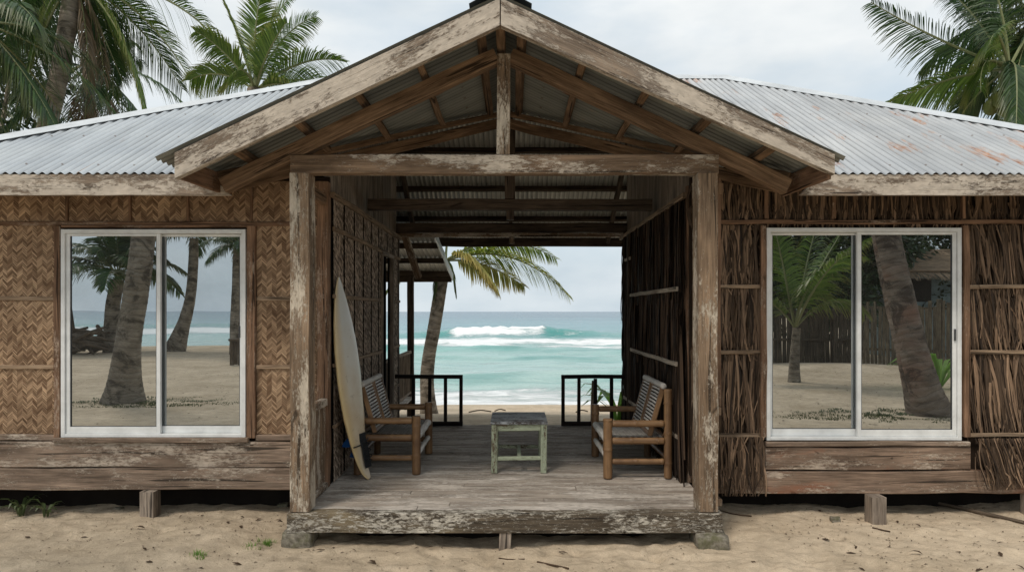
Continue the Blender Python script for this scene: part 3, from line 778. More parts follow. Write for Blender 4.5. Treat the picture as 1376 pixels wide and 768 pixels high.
# purlins below the rear slope
for y in (8.75, 9.58, 10.30, 10.95):
    z = rz(YR)-0.577*(y-YR)-0.055
    off = abs(y-YR)+0.15
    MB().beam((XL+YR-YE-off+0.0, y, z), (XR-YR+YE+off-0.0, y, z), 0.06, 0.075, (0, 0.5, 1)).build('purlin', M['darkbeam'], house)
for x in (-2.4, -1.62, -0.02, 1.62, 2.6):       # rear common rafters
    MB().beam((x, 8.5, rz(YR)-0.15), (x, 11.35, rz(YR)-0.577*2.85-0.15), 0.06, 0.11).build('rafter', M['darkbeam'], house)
for x in (-4.4, -3.4, -2.4, 2.4, 3.4, 4.4):     # front common rafters hold the wings' roof
    yt = min(YR, YE+(x-XL), YE+(XR-x))-0.1
    MB().beam((x, 5.26, rz(5.26)-0.07), (x, yt, rz(yt)-0.07), 0.06, 0.10).build('rafter', M['rafter'], house)

# deck: boards laid across the porch
mb = MB(); y = 5.075
while y < 8.82:
    wd = rnd(0.105, 0.135) if y < 6 else rnd(0.095, 0.12)
    js = sorted([-1.60] + ([rnd(-0.9, 1.0)] if random.random() < 0.55 else []) + [1.55])
    for a, b in zip(js, js[1:]):
        mb.beam((a+0.002, y+wd/2, 0.222+rnd(-0.003, 0.003)), (b-0.002, y+wd/2, 0.222+rnd(-0.003, 0.003)), wd-0.007, 0.032, jit=0.0015, ch=0.004, seg=0.25)
    y += wd
deck = mb.build('deck', M['deck'], house)
m = MB().beam((-1.678, 5.045, 0.163), (1.568, 5.045, 0.163), 0.11, 0.149, jit=0.004)
m.build('edge_beam', M['edge'], deck)
MB().beam((-1.6, 8.80, 0.12), (1.55, 8.80, 0.12), 0.06, 0.16).build('edge_beam', M['darkbeam'], deck)
for x in (-1.5, -0.5, 0.5, 1.45): MB().beam((x, 5.12, 0.125), (x, 8.75, 0.125), 0.06, 0.14).build('joist', M['darkbeam'], deck)
def rock(x0, x1, y0, y1, z0, z1, name, mat, par):
    bm = bmesh.new(); bmesh.ops.create_cube(bm, size=1)
    bmesh.ops.subdivide_edges(bm, edges=bm.edges, cuts=5, use_grid_fill=True)
    for v in bm.verts:
        c = v.co; r = Vector((c.x*(x1-x0), c.y*(y1-y0), c.z*(z1-z0)))
        k = 1-0.10*max(0, (abs(c.x)+abs(c.y)+abs(c.z)-1.1))
        r *= k
        r += Vector((1, 1, 1))*0.014*noise.noise(r*14+Vector((x0*9, 1, 2)))
        v.co = r+Vector(((x0+x1)/2, (y0+y1)/2, (z0+z1)/2))
    me = bpy.data.meshes.new(name); bm.to_mesh(me); bm.free(); me.materials.append(mat)
    for p in me.polygons: p.use_smooth = True
    o = bpy.data.objects.new(name, me); COL.objects.link(o)
    if par: parent_to(o, par)
    return o
rock(-1.715, -1.50, 4.98, 5.22, -0.09, 0.091, 'foundation_block', M['concrete'], house)
rock(1.365, 1.595, 4.90, 5.16, -0.14, 0.091, 'foundation_block', M['concrete'], house)
MB().box(-0.10, -0.01, 5.0, 5.1, -0.15, 0.087, 'z').build('stilt', M['plank'], house)
for x in (-5.0, -3.07, 2.99, 4.41):
    yy = 5.62 if x != 2.99 else 5.45
    MB().box(x-0.06, x+0.06, yy, yy+0.12, -0.25, 0.225, 'z').build('stilt', M['plank'], house)
for x in (-4.4, -2.2, 2.2, 4.9, -1.5, 1.45):
    MB().box(x-0.06, x+0.06, 8.6, 8.72, -0.4, 0.2, 'z').build('stilt', M['darkbeam'], house)

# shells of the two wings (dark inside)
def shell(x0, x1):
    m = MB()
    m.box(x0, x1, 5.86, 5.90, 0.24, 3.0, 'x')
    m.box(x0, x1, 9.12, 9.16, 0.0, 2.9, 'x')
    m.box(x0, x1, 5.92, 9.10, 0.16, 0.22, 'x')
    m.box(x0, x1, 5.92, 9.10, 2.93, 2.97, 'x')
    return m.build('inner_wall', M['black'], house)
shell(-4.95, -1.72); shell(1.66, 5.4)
for x in (-4.97, 5.44): MB().box(x-0.02, x+0.02, 5.9, 9.15, 0.0, 2.9, 'y').build('end_wall', M['backing'], house)
for x0, x1 in ((-4.95, -1.6), (1.6, 5.4)):     # boards added to keep light out of the crawl space
    MB().box(x0, x1, 9.2, 9.24, -0.35, 0.3, 'x').build('skirt_board', M['darkbeam'], house)
    MB().box(x0, x1, 6.02, 6.06, -0.15, 0.155, 'x').build('shade_board', M['black'], house)  # added black board, stands in for the deep shade under the wing
MB().box(-1.60, 1.55, 5.30, 5.33, -0.15, 0.05, 'x').build('shade_board', M['black'], house)  # added black board that makes the gap under the porch read as shade
MB().box(-1.55, 1.5, 8.70, 8.74, -0.35, 0.05, 'x').build('skirt_board', M['darkbeam'], house)  # added behind the deck to block light underneath

# --- woven slat panels ---
def weave_panel(mb, O, X, Z, w, h, cw=0.043, sh=0.021, horiz=False):
    """twilled bamboo: columns of slats slanting alternately; O lower-left, X right, Z up, Y out (toward the viewer)"""
    X = Vector(X); Z = Vector(Z); Y = X.cross(Z).normalized()
    nc = max(1, int(round(w/cw))); cw = w/nc
    for c in range(nc):
        up = 1 if c % 2 == 0 else -1
        rise = cw*1.05
        z = -rise-rnd(0, sh)
        while z < h:
            za = z if up > 0 else z+rise; zb = z+rise if up > 0 else z
            t = sh*rnd(0.84, 1.0)
            x0 = c*cw-0.002; x1 = (c+1)*cw+0.002
            lo0 = max(0, min(h, za)); hi0 = max(0, min(h, za+t)); lo1 = max(0, min(h, zb)); hi1 = max(0, min(h, zb+t))
            if hi0-lo0 > 0.002 or hi1-lo1 > 0.002:
                j0 = rnd(0.0, 0.0045)+(0.004 if up > 0 else 0); j1 = rnd(0.0, 0.0045)+(0 if up > 0 else 0.004)
                pl = [O+X*x0+Z*lo0+Y*j0, O+X*x1+Z*lo1+Y*j1, O+X*x1+Z*hi1+Y*(j1+0.002), O+X*x0+Z*hi0+Y*(j0+0.002)]
                v = rnd(0, 9); u = rnd(0, 9)
                mb.quad(*pl, uvs=[(u, v), (u+cw, v), (u+cw, v+t), (u, v+t)])
            z += sh
def batten(A, B, w, h, par, mat='batten', up=(0, 0, 1), jit=0.0025): return MB().beam(A, B, w, h, up, jit=jit).build('batten', M[mat], par)

YW = 5.78           # face of the front walls
zf = lambda py, d=5.74: EYE+(418-py)/F*d
xf = lambda px, d=5.74: (px-688)/F*d
Xv, Zv = Vector((1, 0, 0)), Vector((0, 0, 1))
# left wing: woven bamboo
mb = MB(); mb.m = 1
XLW = -4.95
wl, wr = xf(80), xf(332)      # window opening
wz0, wz1 = zf(588), zf(307)
for (a, b, z0, z1) in ((XLW, wl, 0.40, 2.9), (wr, -1.58, 0.40, 2.9), (wl, wr, wz1, 2.9), (wl, wr, 0.40, wz0)):
    mb.box(a, b, YW+0.012, YW+0.05, z0, z1, 'x')
mb.m = 0
rowsL = [zf(584), zf(493), zf(401), zf(301)]
for z0, z1 in zip(rowsL, rowsL[1:]):
    weave_panel(mb, Vector((XLW, YW, z0)), Xv, Zv, (xf(73)-XLW), z1-z0)
    weave_panel(mb, Vector((xf(343), YW, z0)), Xv, Zv, -1.60-xf(343), z1-z0)
weave_panel(mb, Vector((XLW, YW, zf(301))), Xv, Zv, -1.60-XLW, 2.86-zf(301), cw=0.05, sh=0.024)
wallL = mb.build('woven_wall', [M['weave'], M['backing']], house, label='golden herringbone woven bamboo wall of the left wing')
yb = YW-0.012
for py in (493, 401):
    batten((XLW, yb, zf(py)), (xf(73), yb, zf(py)), 0.02, 0.035, wallL, 'batten'); batten((xf(343), yb, zf(py)), (-1.62, yb, zf(py)), 0.02, 0.035, wallL, 'batten')
batten((XLW, yb-0.004, zf(300)), (-1.62, yb-0.004, zf(300)), 0.024, 0.035, wallL, 'trim')
for px in (-40, 87, 172, 250, 336): batten((xf(px), yb, zf(296)), (xf(px), yb, 2.88), 0.02, 0.030, wallL, 'trim', (0, 1, 0))
for px, ww in ((76.5, 0.055), (337, 0.075)): batten((xf(px), yb-0.01, zf(588)), (xf(px), yb-0.01, zf(303.5)), 0.03*0+ww, 0.045, wallL, 'trim', (0, 1, 0))
batten((xf(82), yb-0.008, zf(304)), (xf(331), yb-0.008, zf(304)), 0.04, 0.022, wallL, 'trim')
# skirts
for x0_, x1_ in ((XLW, xf(73)), (xf(343), -1.66)): batten((x0_, yb-0.004, zf(588)), (x1_, yb-0.004, zf(588)), 0.03, 0.050, wallL, 'skirt')
m = MB().box(XLW, -1.71, YW-0.075, YW-0.01, zf(626), zf(593), 'x', jit=0.003); m.build('skirt_board', M['skirt'], house)
m = MB().box(XLW, -1.71, YW-0.10, YW-0.02, zf(655), zf(627), 'x', jit=0.003); m.build('skirt_board', M['skirt'], house)

# right wing: nipa thatch
def thatch(mb, O, X, Z, w, h, dens=1.0, ln=None, lean=0.0, out=0.03, wid=(0.008, 0.023)):
    """hanging dry leaf blades from the top edge of a row, several layers deep"""
    X = Vector(X); Z = Vector(Z); Y = X.cross(Z).normalized()
    n = int(w*310*dens)
    for i in range(n):
        a = rnd(0, w); lay = random.random()
        L0 = (ln or h)*rnd(0.75, 1.04)
        top = h*(1.0 if random.random() < 0.6 else rnd(0.3, 1.0))
        L0 = min(L0, top+(0.05 if ln is None else 9))
        wd = rnd(*wid); tw = rnd(-0.9, 0.9)
        side = (X*math.cos(tw)+Y*math.sin(tw)).normalized()
        dx = lean*L0+random.gauss(0, 0.075)*L0; bend = random.gauss(0, 0.03)
        pts = []; ws = []
        for k in range(4):
            t = k/3
            pts.append(O+X*(a+dx*t+bend*math.sin(t*3.1))+Z*(top-L0*t)+Y*(0.004+lay*out+0.012*math.sin(t*2.2)+rnd(0, 0.006)))
            ws.append(wd*(1-0.55*t*t))
        mb.ribbon(pts, ws, side)
mb = MB(); mb.m = 1
XRW = 5.42
rl, rr = xf(1029), xf(1293); rz0, rz1 = zf(592), zf(306)
for (a, b, z0, z1) in ((1.54, rl, 0.32, 2.9), (rr, XRW, 0.32, 2.9), (rl, rr, rz1, 2.9), (rl, rr, 0.32, rz0)):
    mb.box(a, b, YW+0.012, YW+0.05, z0, z1, 'x')
mb.m = 0
for (py0, py1) in ((388, 302), (477, 385), (583, 474)):
    thatch(mb, Vector((1.60, YW, zf(py0))), Xv, Zv, xf(1023)-1.60, zf(py1)-zf(py0))
for (py0, py1) in ((390, 302), (475, 386), (588, 472)):
    thatch(mb, Vector((xf(1301), YW, zf(py0))), Xv, Zv, XRW-xf(1301), zf(py1)-zf(py0), lean=0.12)
thatch(mb, Vector((1.60, YW-0.11, zf(654))), Xv, Zv, xf(1021)-1.60, zf(584)-zf(654), 0.8, out=0.02)
thatch(mb, Vector((xf(1300), YW-0.11, zf(645))), Xv, Zv, XRW-xf(1300), zf(586)-zf(645), 0.9, lean=0.25, out=0.03)
thatch(mb, Vector((1.56, YW, zf(301))), Xv, Zv, XRW-1.56, 2.86-zf(301), 0.7, out=0.015, wid=(0.012, 0.03))
wallR = mb.build('thatch_wall', [M['thatch'], M['backing']], house, label='brown nipa palm thatch wall of the right wing')
yb = YW-0.045
for py in (385, 473, 584):
    batten((1.59, yb, zf(py)), (xf(1022), yb, zf(py)), 0.02, 0.034, wallR)
    batten((xf(1302), yb, zf(py)), (XRW, yb, zf(py-1)), 0.02, 0.034, wallR)
batten((1.59, yb, zf(298)), (XRW, yb, zf(298)), 0.024, 0.036, wallR, 'trim')
for px in (1029, 1294, 1120): batten((xf(px), yb, zf(294)), (xf(px), yb, 2.88), 0.035, 0.022, wallR, 'trim', (0, 1, 0))
for px in (1025, 1297): batten((xf(px), yb-0.004, zf(586)), (xf(px), yb-0.004, zf(303)), 0.05, 0.045, wallR, 'trim', (0, 1, 0))
MB().box(xf(1026), xf(1300), YW-0.085, YW-0.02, zf(629), zf(599), 'x', jit=0.003).build('skirt_board', M['skirtred'], house)
MB().box(1.60, XRW, YW-0.10, YW-0.02, zf(660), zf(631), 'x', jit=0.003).build('skirt_board', M['skirtred'], house)

# sliding windows
def window(px0, px1, py0, py1, pxm, front, label):
    wn = thing('window', '', '', (0, 0, 0)); del wn['label']; del wn['category']
    wn.location = (0, 0, 0); wn.parent = house; wn.location = Vector((xf((px0+px1)/2), YW-0.02, zf(py1)))-house.location; wn['label'] = label
    d = 5.73
    x0, x1, z0, z1 = xf(px0, d), xf(px1, d), zf(py1, d), zf(py0, d); xm = xf(pxm, d)
    fr = MB(); t = 0.034; ya, ybk = YW-0.055, YW+0.055
    fr.box(x0, x0+t, ya, ybk, z0, z1, 'z', jit=0, ch=0.002); fr.box(x1-t, x1, ya, ybk, z0, z1, 'z', jit=0, ch=0.002)
    fr.box(x0+t, x1-t, ya, ybk, z1-t, z1, 'x', jit=0, ch=0.002); fr.box(x0+t, x1-t, ya, ybk, z0, z0+t*0.8, 'x', jit=0, ch=0.002)
    def add(o):
        o.parent = wn; o.location = -world_loc(wn); return o
    add(fr.build('frame', M['alu']))
    for k, (a, b) in enumerate(((x0+t, xm+0.028), (xm-0.028, x1-t))):
        yy = YW-0.040 if (k == 0) == (front == 'left') else YW+0.002
        s = MB(); st = 0.034; zl, zh = z0+t*0.8+0.002, z1-t-0.002
        a += 0.002; b -= 0.002; hb = 0.058
        s.box(a, a+st, yy, yy+0.03, zl, zh, 'z', jit=0, ch=0.002); s.box(b-st, b, yy, yy+0.03, zl, zh, 'z', jit=0, ch=0.002)
        s.box(a+st, b-st, yy, yy+0.03, zh-st*0.6, zh, 'x', jit=0, ch=0.002); s.box(a+st, b-st, yy, yy+0.03, zl, zl+hb, 'x', jit=0, ch=0.002)
        add(s.build('sash', M['alu']))
        g = MB(); g.box(a+st-0.004, b-st+0.004, yy+0.012, yy+0.018, zl+hb-0.004, zh-st*0.6+0.004, 'x', jit=0, ch=0.0005, seg=99)
        add(g.build('pane', M['glass']))
        gk = MB()
        for (c0, c1) in ((a+st, a+st+0.006), (b-st-0.006, b-st)): gk.box(c0, c1, yy+0.004, yy+0.012, zl+hb, zh-st*0.6, 'z', jit=0, ch=0.001)
        gk.box(a+st+0.006, b-st-0.006, yy+0.004, yy+0.012, zl+hb, zl+hb+0.005, 'x', jit=0, ch=0.001)
        add(gk.build('gasket', M['gasket']))
    lk = MB(); lk.box(x1-t-0.026, x1-t-0.012, YW-0.052, YW-0.042, z0+0.85, z0+0.95, 'z', jit=0, ch=0.003)
    add(lk.build('latch', M['gasket']))
    return wn
wL = window(82, 330, 308, 587, 210.5, 'left', 'white sliding window in the woven bamboo wall reflecting palms and sea')
wR = window(1030, 1292, 306, 591, 1157, 'right', 'white sliding window in the thatch wall reflecting a fence and leaning palm')
def sill(x0, x1, py, wn):
    o = MB().box(x0, x1, YW-0.10, YW-0.058, zf(py)-0.020, zf(py)+0.018, 'x').build('sill', M['skirt']); o.parent = wn; o.location = -world_loc(wn)
sill(xf(76), xf(336), 589.5, wL); sill(xf(1026), xf(1298), 594.5, wR)

# ---------------- side walls of the porch ----------------
Yv = Vector((0, 1, 0))
PL = EYE+1.0
def roof_under(x, y):
    u = abs(x-XC); main = rz(y) if y < YR else rz(YR)-0.577*(y-YR)
    if y < YE+(2.165-0.47*u-1.07)/0.577: return gz(x)-0.02
    return main-0.03
def gable_boards(x, par_label):
    m = MB(); y = 5.80
    while y < 9.15:
        wd = rnd(0.13, 0.17); y1 = min(9.18, y+wd-0.006)
        zt0, zt1 = roof_under(x, y), roof_under(x, y1)
        if abs(y-YR) < 0.2: zt0 = zt1 = min(zt0, zt1)
        b = len(m.v); th = 0.011; j = rnd(-0.004, 0.004); uo = rnd(0, 20)
        for xx in (x-th+j, x+th+j):
            for (yy, zz) in ((y, PL-0.02), (y1, PL-0.02), (y1, zt1), (y, zt0)): m.v.append(Vector((xx, yy, zz)))
        q = [(uo, 0), (uo, wd), (uo+1, wd), (uo+1, 0)]
        m.face([b, b+3, b+2, b+1], [q[0], q[3], q[2], q[1]]); m.face([b+4, b+5, b+6, b+7], q)
        for i in range(4):
            a = b+i; c = b+(i+1) % 4; m.face([a, c, c+4, a+4], q)
        y += wd
    return m.build('gable_boarding', M['plank'], house)
gable_boards(-1.60, ''); gable_boards(1.585, '')

XW = -1.56
mb = MB(); mb.m = 1
DY0, DY1, DZ = 7.98, 8.64, EYE+0.68
for (a, b, z0, z1) in ((5.80, DY0-0.02, 0.24, PL), (DY1+0.02, 9.18, 0.24, PL), (DY0-0.02, DY1+0.02, DZ+0.02, PL)):
    mb.box(XW-0.05, XW-0.012, a, b, z0, z1, 'y')
mb.m = 0
railz = [0.26, 0.74, EYE-0.47, EYE+0.13, EYE+0.71, PL-0.02]
y = 5.82
while y < 9.1:
    wd = min(0.40, 9.16-y)
    if y < DY0-0.03 < y+wd+0.1: wd = DY0-0.02-y
    if wd > 0.06:
        if not (DY0-0.03 < y < DY1): weave_panel(mb, Vector((XW, y, 0.25)), Yv, Zv, wd-0.03, PL-0.27, 0.028, 0.02)
        else: weave_panel(mb, Vector((XW, y, DZ+0.05)), Yv, Zv, wd-0.03, PL-DZ-0.07, 0.028, 0.02)
    y += wd
sideL = mb.build('woven_wall', [M['weavegrey'], M['black']], house, label='grey weathered woven side wall of the porch with a dark doorway')
xb = XW+0.018
for z, w_ in ((0.74, 0.03), (EYE-0.47, 0.035), (EYE+0.13, 0.035), (EYE+0.715, 0.04)):
    batten((xb, 5.80, z), (xb, (9.16 if z > DZ else DY0-0.05), z), 0.022, w_, sideL)
    if z <= DZ: batten((xb, DY1+0.05, z), (xb, 9.16, z), 0.022, w_, sideL)
batten((xb+0.01, 5.72, PL), (xb+0.01, 9.2, PL), 0.04, 0.045, sideL)
df = bpy.data.objects.new('doorway', None); COL.objects.link(df); df.parent = house; df.location = Vector((XW, (DY0+DY1)/2, 0.24))-house.location
for (a, b, z0, z1, al) in ((DY0-0.045, DY0-0.002, 0.24, DZ, 'z'), (DY1+0.002, DY1+0.045, 0.24, DZ, 'z'), (DY0-0.045, DY1+0.045, DZ+0.002, DZ+0.045, 'y')):
    o = MB().box(XW-0.02, XW+0.03, a, b, z0, z1, al).build('door_jamb', M['plank']); o.parent = df; o.location = -world_loc(df)
# corner posts and low boarded panels between the front posts and the wings
for s, xc in ((-1, -1.605), (1, 1.60)):
    MB().box(xc-0.05, xc+0.045, 5.68, 5.775, 0.243, PL+0.1, 'z', jit=0.004).build('post', M['trim'] if s < 0 else M['beam'], house)
    if s > 0: MB().box(xc-0.065, xc+0.0, 5.86, 5.94, 0.243, PL+0.1, 'z', jit=0.005).build('post', M['trim'], house)
    MB().box(xc-0.045*s-0.02, xc-0.045*s+0.02, 9.1, 9.18, 0.243, PL, 'z').build('post', M['darkbeam'], house)
    px = xc+0.012*(-s)
    p = bpy.data.objects.new('low_panel', None); COL.objects.link(p); p.parent = house; p.location = Vector((px, 5.42, 0.24))-house.location
    bd = MB(); y = 5.20
    while y < 5.66:
        bd.box(px-0.01, px+0.01, y, min(5.672, y+0.105), 0.30, EYE-0.80, 'z'); y += 0.112
    for nm, o in (('boards', bd.build('boards', M['beam'])),
                  ('top_rail', MB().box(px-0.03, px+0.03, 5.165, 5.676, EYE-0.797, EYE-0.735, 'y').build('top_rail', M['beam'])),
                  ('bottom_rail', MB().box(px-0.03, px+0.03, 5.165, 5.676, 0.243, 0.297, 'y').build('bottom_rail', M['beam'])),
                  ('stile', MB().box(px-0.025, px+0.025, 5.165, 5.195, EYE-0.73, ZB0-0.01, 'z').build('stile', M['trim']))):
        o.parent = p; o.location = -world_loc(p)
# thatched side wall
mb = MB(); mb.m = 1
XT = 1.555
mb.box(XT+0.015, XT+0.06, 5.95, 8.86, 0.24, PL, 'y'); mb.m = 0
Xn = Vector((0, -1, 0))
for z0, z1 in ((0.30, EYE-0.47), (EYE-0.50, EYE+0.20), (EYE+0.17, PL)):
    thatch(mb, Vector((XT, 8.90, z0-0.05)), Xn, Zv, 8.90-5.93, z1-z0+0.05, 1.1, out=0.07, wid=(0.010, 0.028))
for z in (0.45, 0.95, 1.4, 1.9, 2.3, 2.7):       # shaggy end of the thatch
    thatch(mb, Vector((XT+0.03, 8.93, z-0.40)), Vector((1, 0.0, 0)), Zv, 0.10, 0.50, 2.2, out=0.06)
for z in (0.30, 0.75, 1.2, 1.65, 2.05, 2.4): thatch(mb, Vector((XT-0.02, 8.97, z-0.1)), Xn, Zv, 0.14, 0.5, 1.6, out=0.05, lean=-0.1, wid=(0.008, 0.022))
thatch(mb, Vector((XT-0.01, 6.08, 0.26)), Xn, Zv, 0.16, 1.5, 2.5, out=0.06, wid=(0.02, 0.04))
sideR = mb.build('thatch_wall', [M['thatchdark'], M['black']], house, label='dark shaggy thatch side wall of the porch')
xb = XT-0.085
for z, ya, yb_ in ((EYE+0.20, 5.95, 8.3), (EYE-0.47, 5.95, 8.3), (0.62, 5.95, 8.8), (EYE+0.66, 8.3, 8.7)):
    batten((xb, ya, z), (xb, yb_, z), 0.02, 0.04, sideR, 'palebatten')
batten((xb+0.02, 5.78, PL), (xb+0.02, 9.2, PL), 0.04, 0.045, sideR)
batten((xb-0.004, 8.42, 0.26), (xb-0.004, 8.42, PL-0.03), 0.035, 0.03, sideR, 'darkbeam', (0, 1, 0))
# pairs of plates that carry the wing walls
for s in (-1, 1): MB().beam((s*1.60, 5.16, EYE+0.945), (s*1.60, 5.76, EYE+0.945), 0.06, 0.09).build('tie_beam', M['rafter'], house)

# railings at the back of the deck
def railing(x0, x1, xs):
    p = bpy.data.objects.new('railing', None); COL.objects.link(p); p.parent = house; p.location = Vector(((x0+x1)/2, 8.77, 0.24))-house.location
    zt = EYE-0.83
    L_ = [('top_rail', MB().box(x0, x1, 8.745, 8.795, zt-0.05, zt, 'x')), ('bottom_rail', MB().box(x0, x1, 8.745, 8.795, 0.245, 0.30, 'x'))]
    L_ += [('baluster', MB().box(x-0.022, x+0.022, 8.748, 8.792, 0.302, zt-0.052, 'z')) for x in xs]
    for nm, m_ in L_:
        o = m_.build(nm, M['rail']); o.parent = p; o.location = -world_loc(p)
railing(-1.53, -0.645, [(px-688)/F*8.77 for px in (556, 577.5, 598.5)]+[-0.668])
railing(0.645, 1.53, [0.668]+[(px-688)/F*8.77 for px in (778, 800, 822)])

# small rear veranda on the left: lean-to roof, posts, balustrade
lz = lambda y: EYE+1.135-0.160*(y-9.3)
mb = MB(); prev = None; x0, x1 = -4.6, -1.10; n = int((x1-x0)/(PIT/8))
for i in range(n+1):
    x = x0+(x1-x0)*i/n; c = []
    for k in range(4):
        y = 9.28+2.98*k/3; mb.v.append(Vector((x, y, lz(y)+corr(x)))); c.append((len(mb.v)-1, x, y))
    if prev:
        for k in range(3):
            q = (prev[k], c[k], c[k+1], prev[k+1]); mb.face([t[0] for t in q], [(t[1], t[2]) for t in q])
    prev = c
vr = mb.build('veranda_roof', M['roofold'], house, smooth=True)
MB().beam((-1.085, 9.4, lz(9.4)-0.04), (-1.085, 12.28, lz(12.28)-0.04), 0.022, 0.12).build('fascia', M['ridge'], vr)
for y in (9.95, 10.9, 11.85): MB().beam((-4.5, y, lz(y)-0.055), (-1.10, y, lz(y)-0.055), 0.06, 0.085).build('purlin', M['darkbeam'], vr)
MB().beam((-4.5, 12.2, lz(12.2)-0.075), (-1.10, 12.2, lz(12.2)-0.075), 0.05, 0.13).build('fascia', M['darkbeam'], vr)
MB().beam(P(543, 312, 9.28), P(562, 372, 9.75), 0.085, 0.07, jit=0.008).build('brace', M['beam'], house)
for x in (-1.80, -4.4): MB().box(x-0.055, x+0.055, 11.85, 11.95, -0.7, lz(11.9)-0.1, 'z').build('post', M['darkbeam'], house)
mb = MB()
for k in range(22): mb.box(-4.6, -1.74, 9.26+k*0.123, 9.26+k*0.123+0.117, 0.205, 0.238, 'x')
mb.build('veranda_deck', M['deck'], house)
br = bpy.data.objects.new('railing', None); COL.objects.link(br); br.parent = house; br.location = Vector((-1.8, 10.6, 0.24))-house.location
def addbr(nm, m_, mt):
    o = m_.build(nm, M[mt]); o.parent = br; o.location = -world_loc(br)
addbr('top_rail', MB().box(-1.83, -1.77, 9.3, 11.84, EYE-0.74, EYE-0.69, 'y'), 'palebal')
addbr('bottom_rail', MB().box(-1.82, -1.78, 9.3, 11.84, 0.29, 0.33, 'y'), 'palebal')
for k in range(17):
    y = 9.42+k*0.143; addbr('baluster', MB().box(-1.815, -1.785, y-0.016, y+0.016, 0.332, EYE-0.742, 'z'), 'palebal')

# ================= FURNITURE =================
def pole(name, A, B, r, root, mat='bamboo', nodes=True):
    A = Vector(A); B = Vector(B); Ln = (B-A).length
    nn = max(1, round(Ln/0.24)); off = rnd(0, 0.5)
    pts = []; rad = []; n = max(4, int(Ln/0.012))
    for i in range(n+1):
        t = i/n; ph = (t*nn+off) % 1.0; d = min(ph, 1-ph)*Ln/nn
        rr = r*(1+0.15*math.exp(-(d/0.009)**2)-0.05*math.exp(-((d-0.014)/0.006)**2))*(1+0.02*math.sin(t*3+off*9))
        if i in (0, n): rr *= 0.93
        pts.append(A.lerp(B, t)); rad.append(rr)
    return MB().tube(pts, rad, 14).build(name, M[mat], root, smooth=True)
def weave_cells(mb, O, X, Z, w, h, cell=0.013, mode=3):
    X = Vector(X).normalized(); Z = Vector(Z).normalized(); Y = X.cross(Z).normalized()
    cell *= 2.1; nx_, nz_ = int(w/cell), int(h/cell)
    for i in range(nx_):
        for j in range(nz_):
            dark = (i+j) % 2 == 0
            mb.m = 1 if dark else 0
            up = -0.002 if dark else (0.0025 if (i+j) % 2 else 0.0008)
            u = rnd(0, 5); e = 0.0006
            a = O+X*(i*w/nx_+e)+Z*(j*h/nz_+e); b = O+X*((i+1)*w/nx_-e)+Z*(j*h/nz_+e)
            c = O+X*((i+1)*w/nx_-e)+Z*((j+1)*h/nz_-e); d = O+X*(i*w/nx_+e)+Z*((j+1)*h/nz_-e)
            mb.quad(a+Y*up, b+Y*(up+0.001), c+Y*up, d+Y*(up-0.001), [(u, 0), (u, cell), (u+cell, cell), (u+cell, 0)])
    mb.m = 1
    mb.quad(O-Y*0.006, O+X*w-Y*0.006, O+X*w+Z*h-Y*0.006, O+Z*h-Y*0.006); mb.m = 0
def rungs(m, O, X, U, nrm, w, h, per=0.031):
    n = int(h/per)
    for i in range(n):
        m.m = 0; z = (i+0.5)*h/n
        m.beam(O+U*z+nrm*0.004, O+U*z+X*w+nrm*0.004, 0.006, 0.016, U, seg=0.04, jit=0.0012, ch=0.001)
    m.m = 1
    for k in range(7): m.beam(O+X*(w*(k+0.5)/7)-nrm*0.004, O+X*(w*(k+0.5)/7)+U*h-nrm*0.004, 0.012, 0.004, nrm, seg=0.1, jit=0.001, ch=0.001)
    m.m = 0
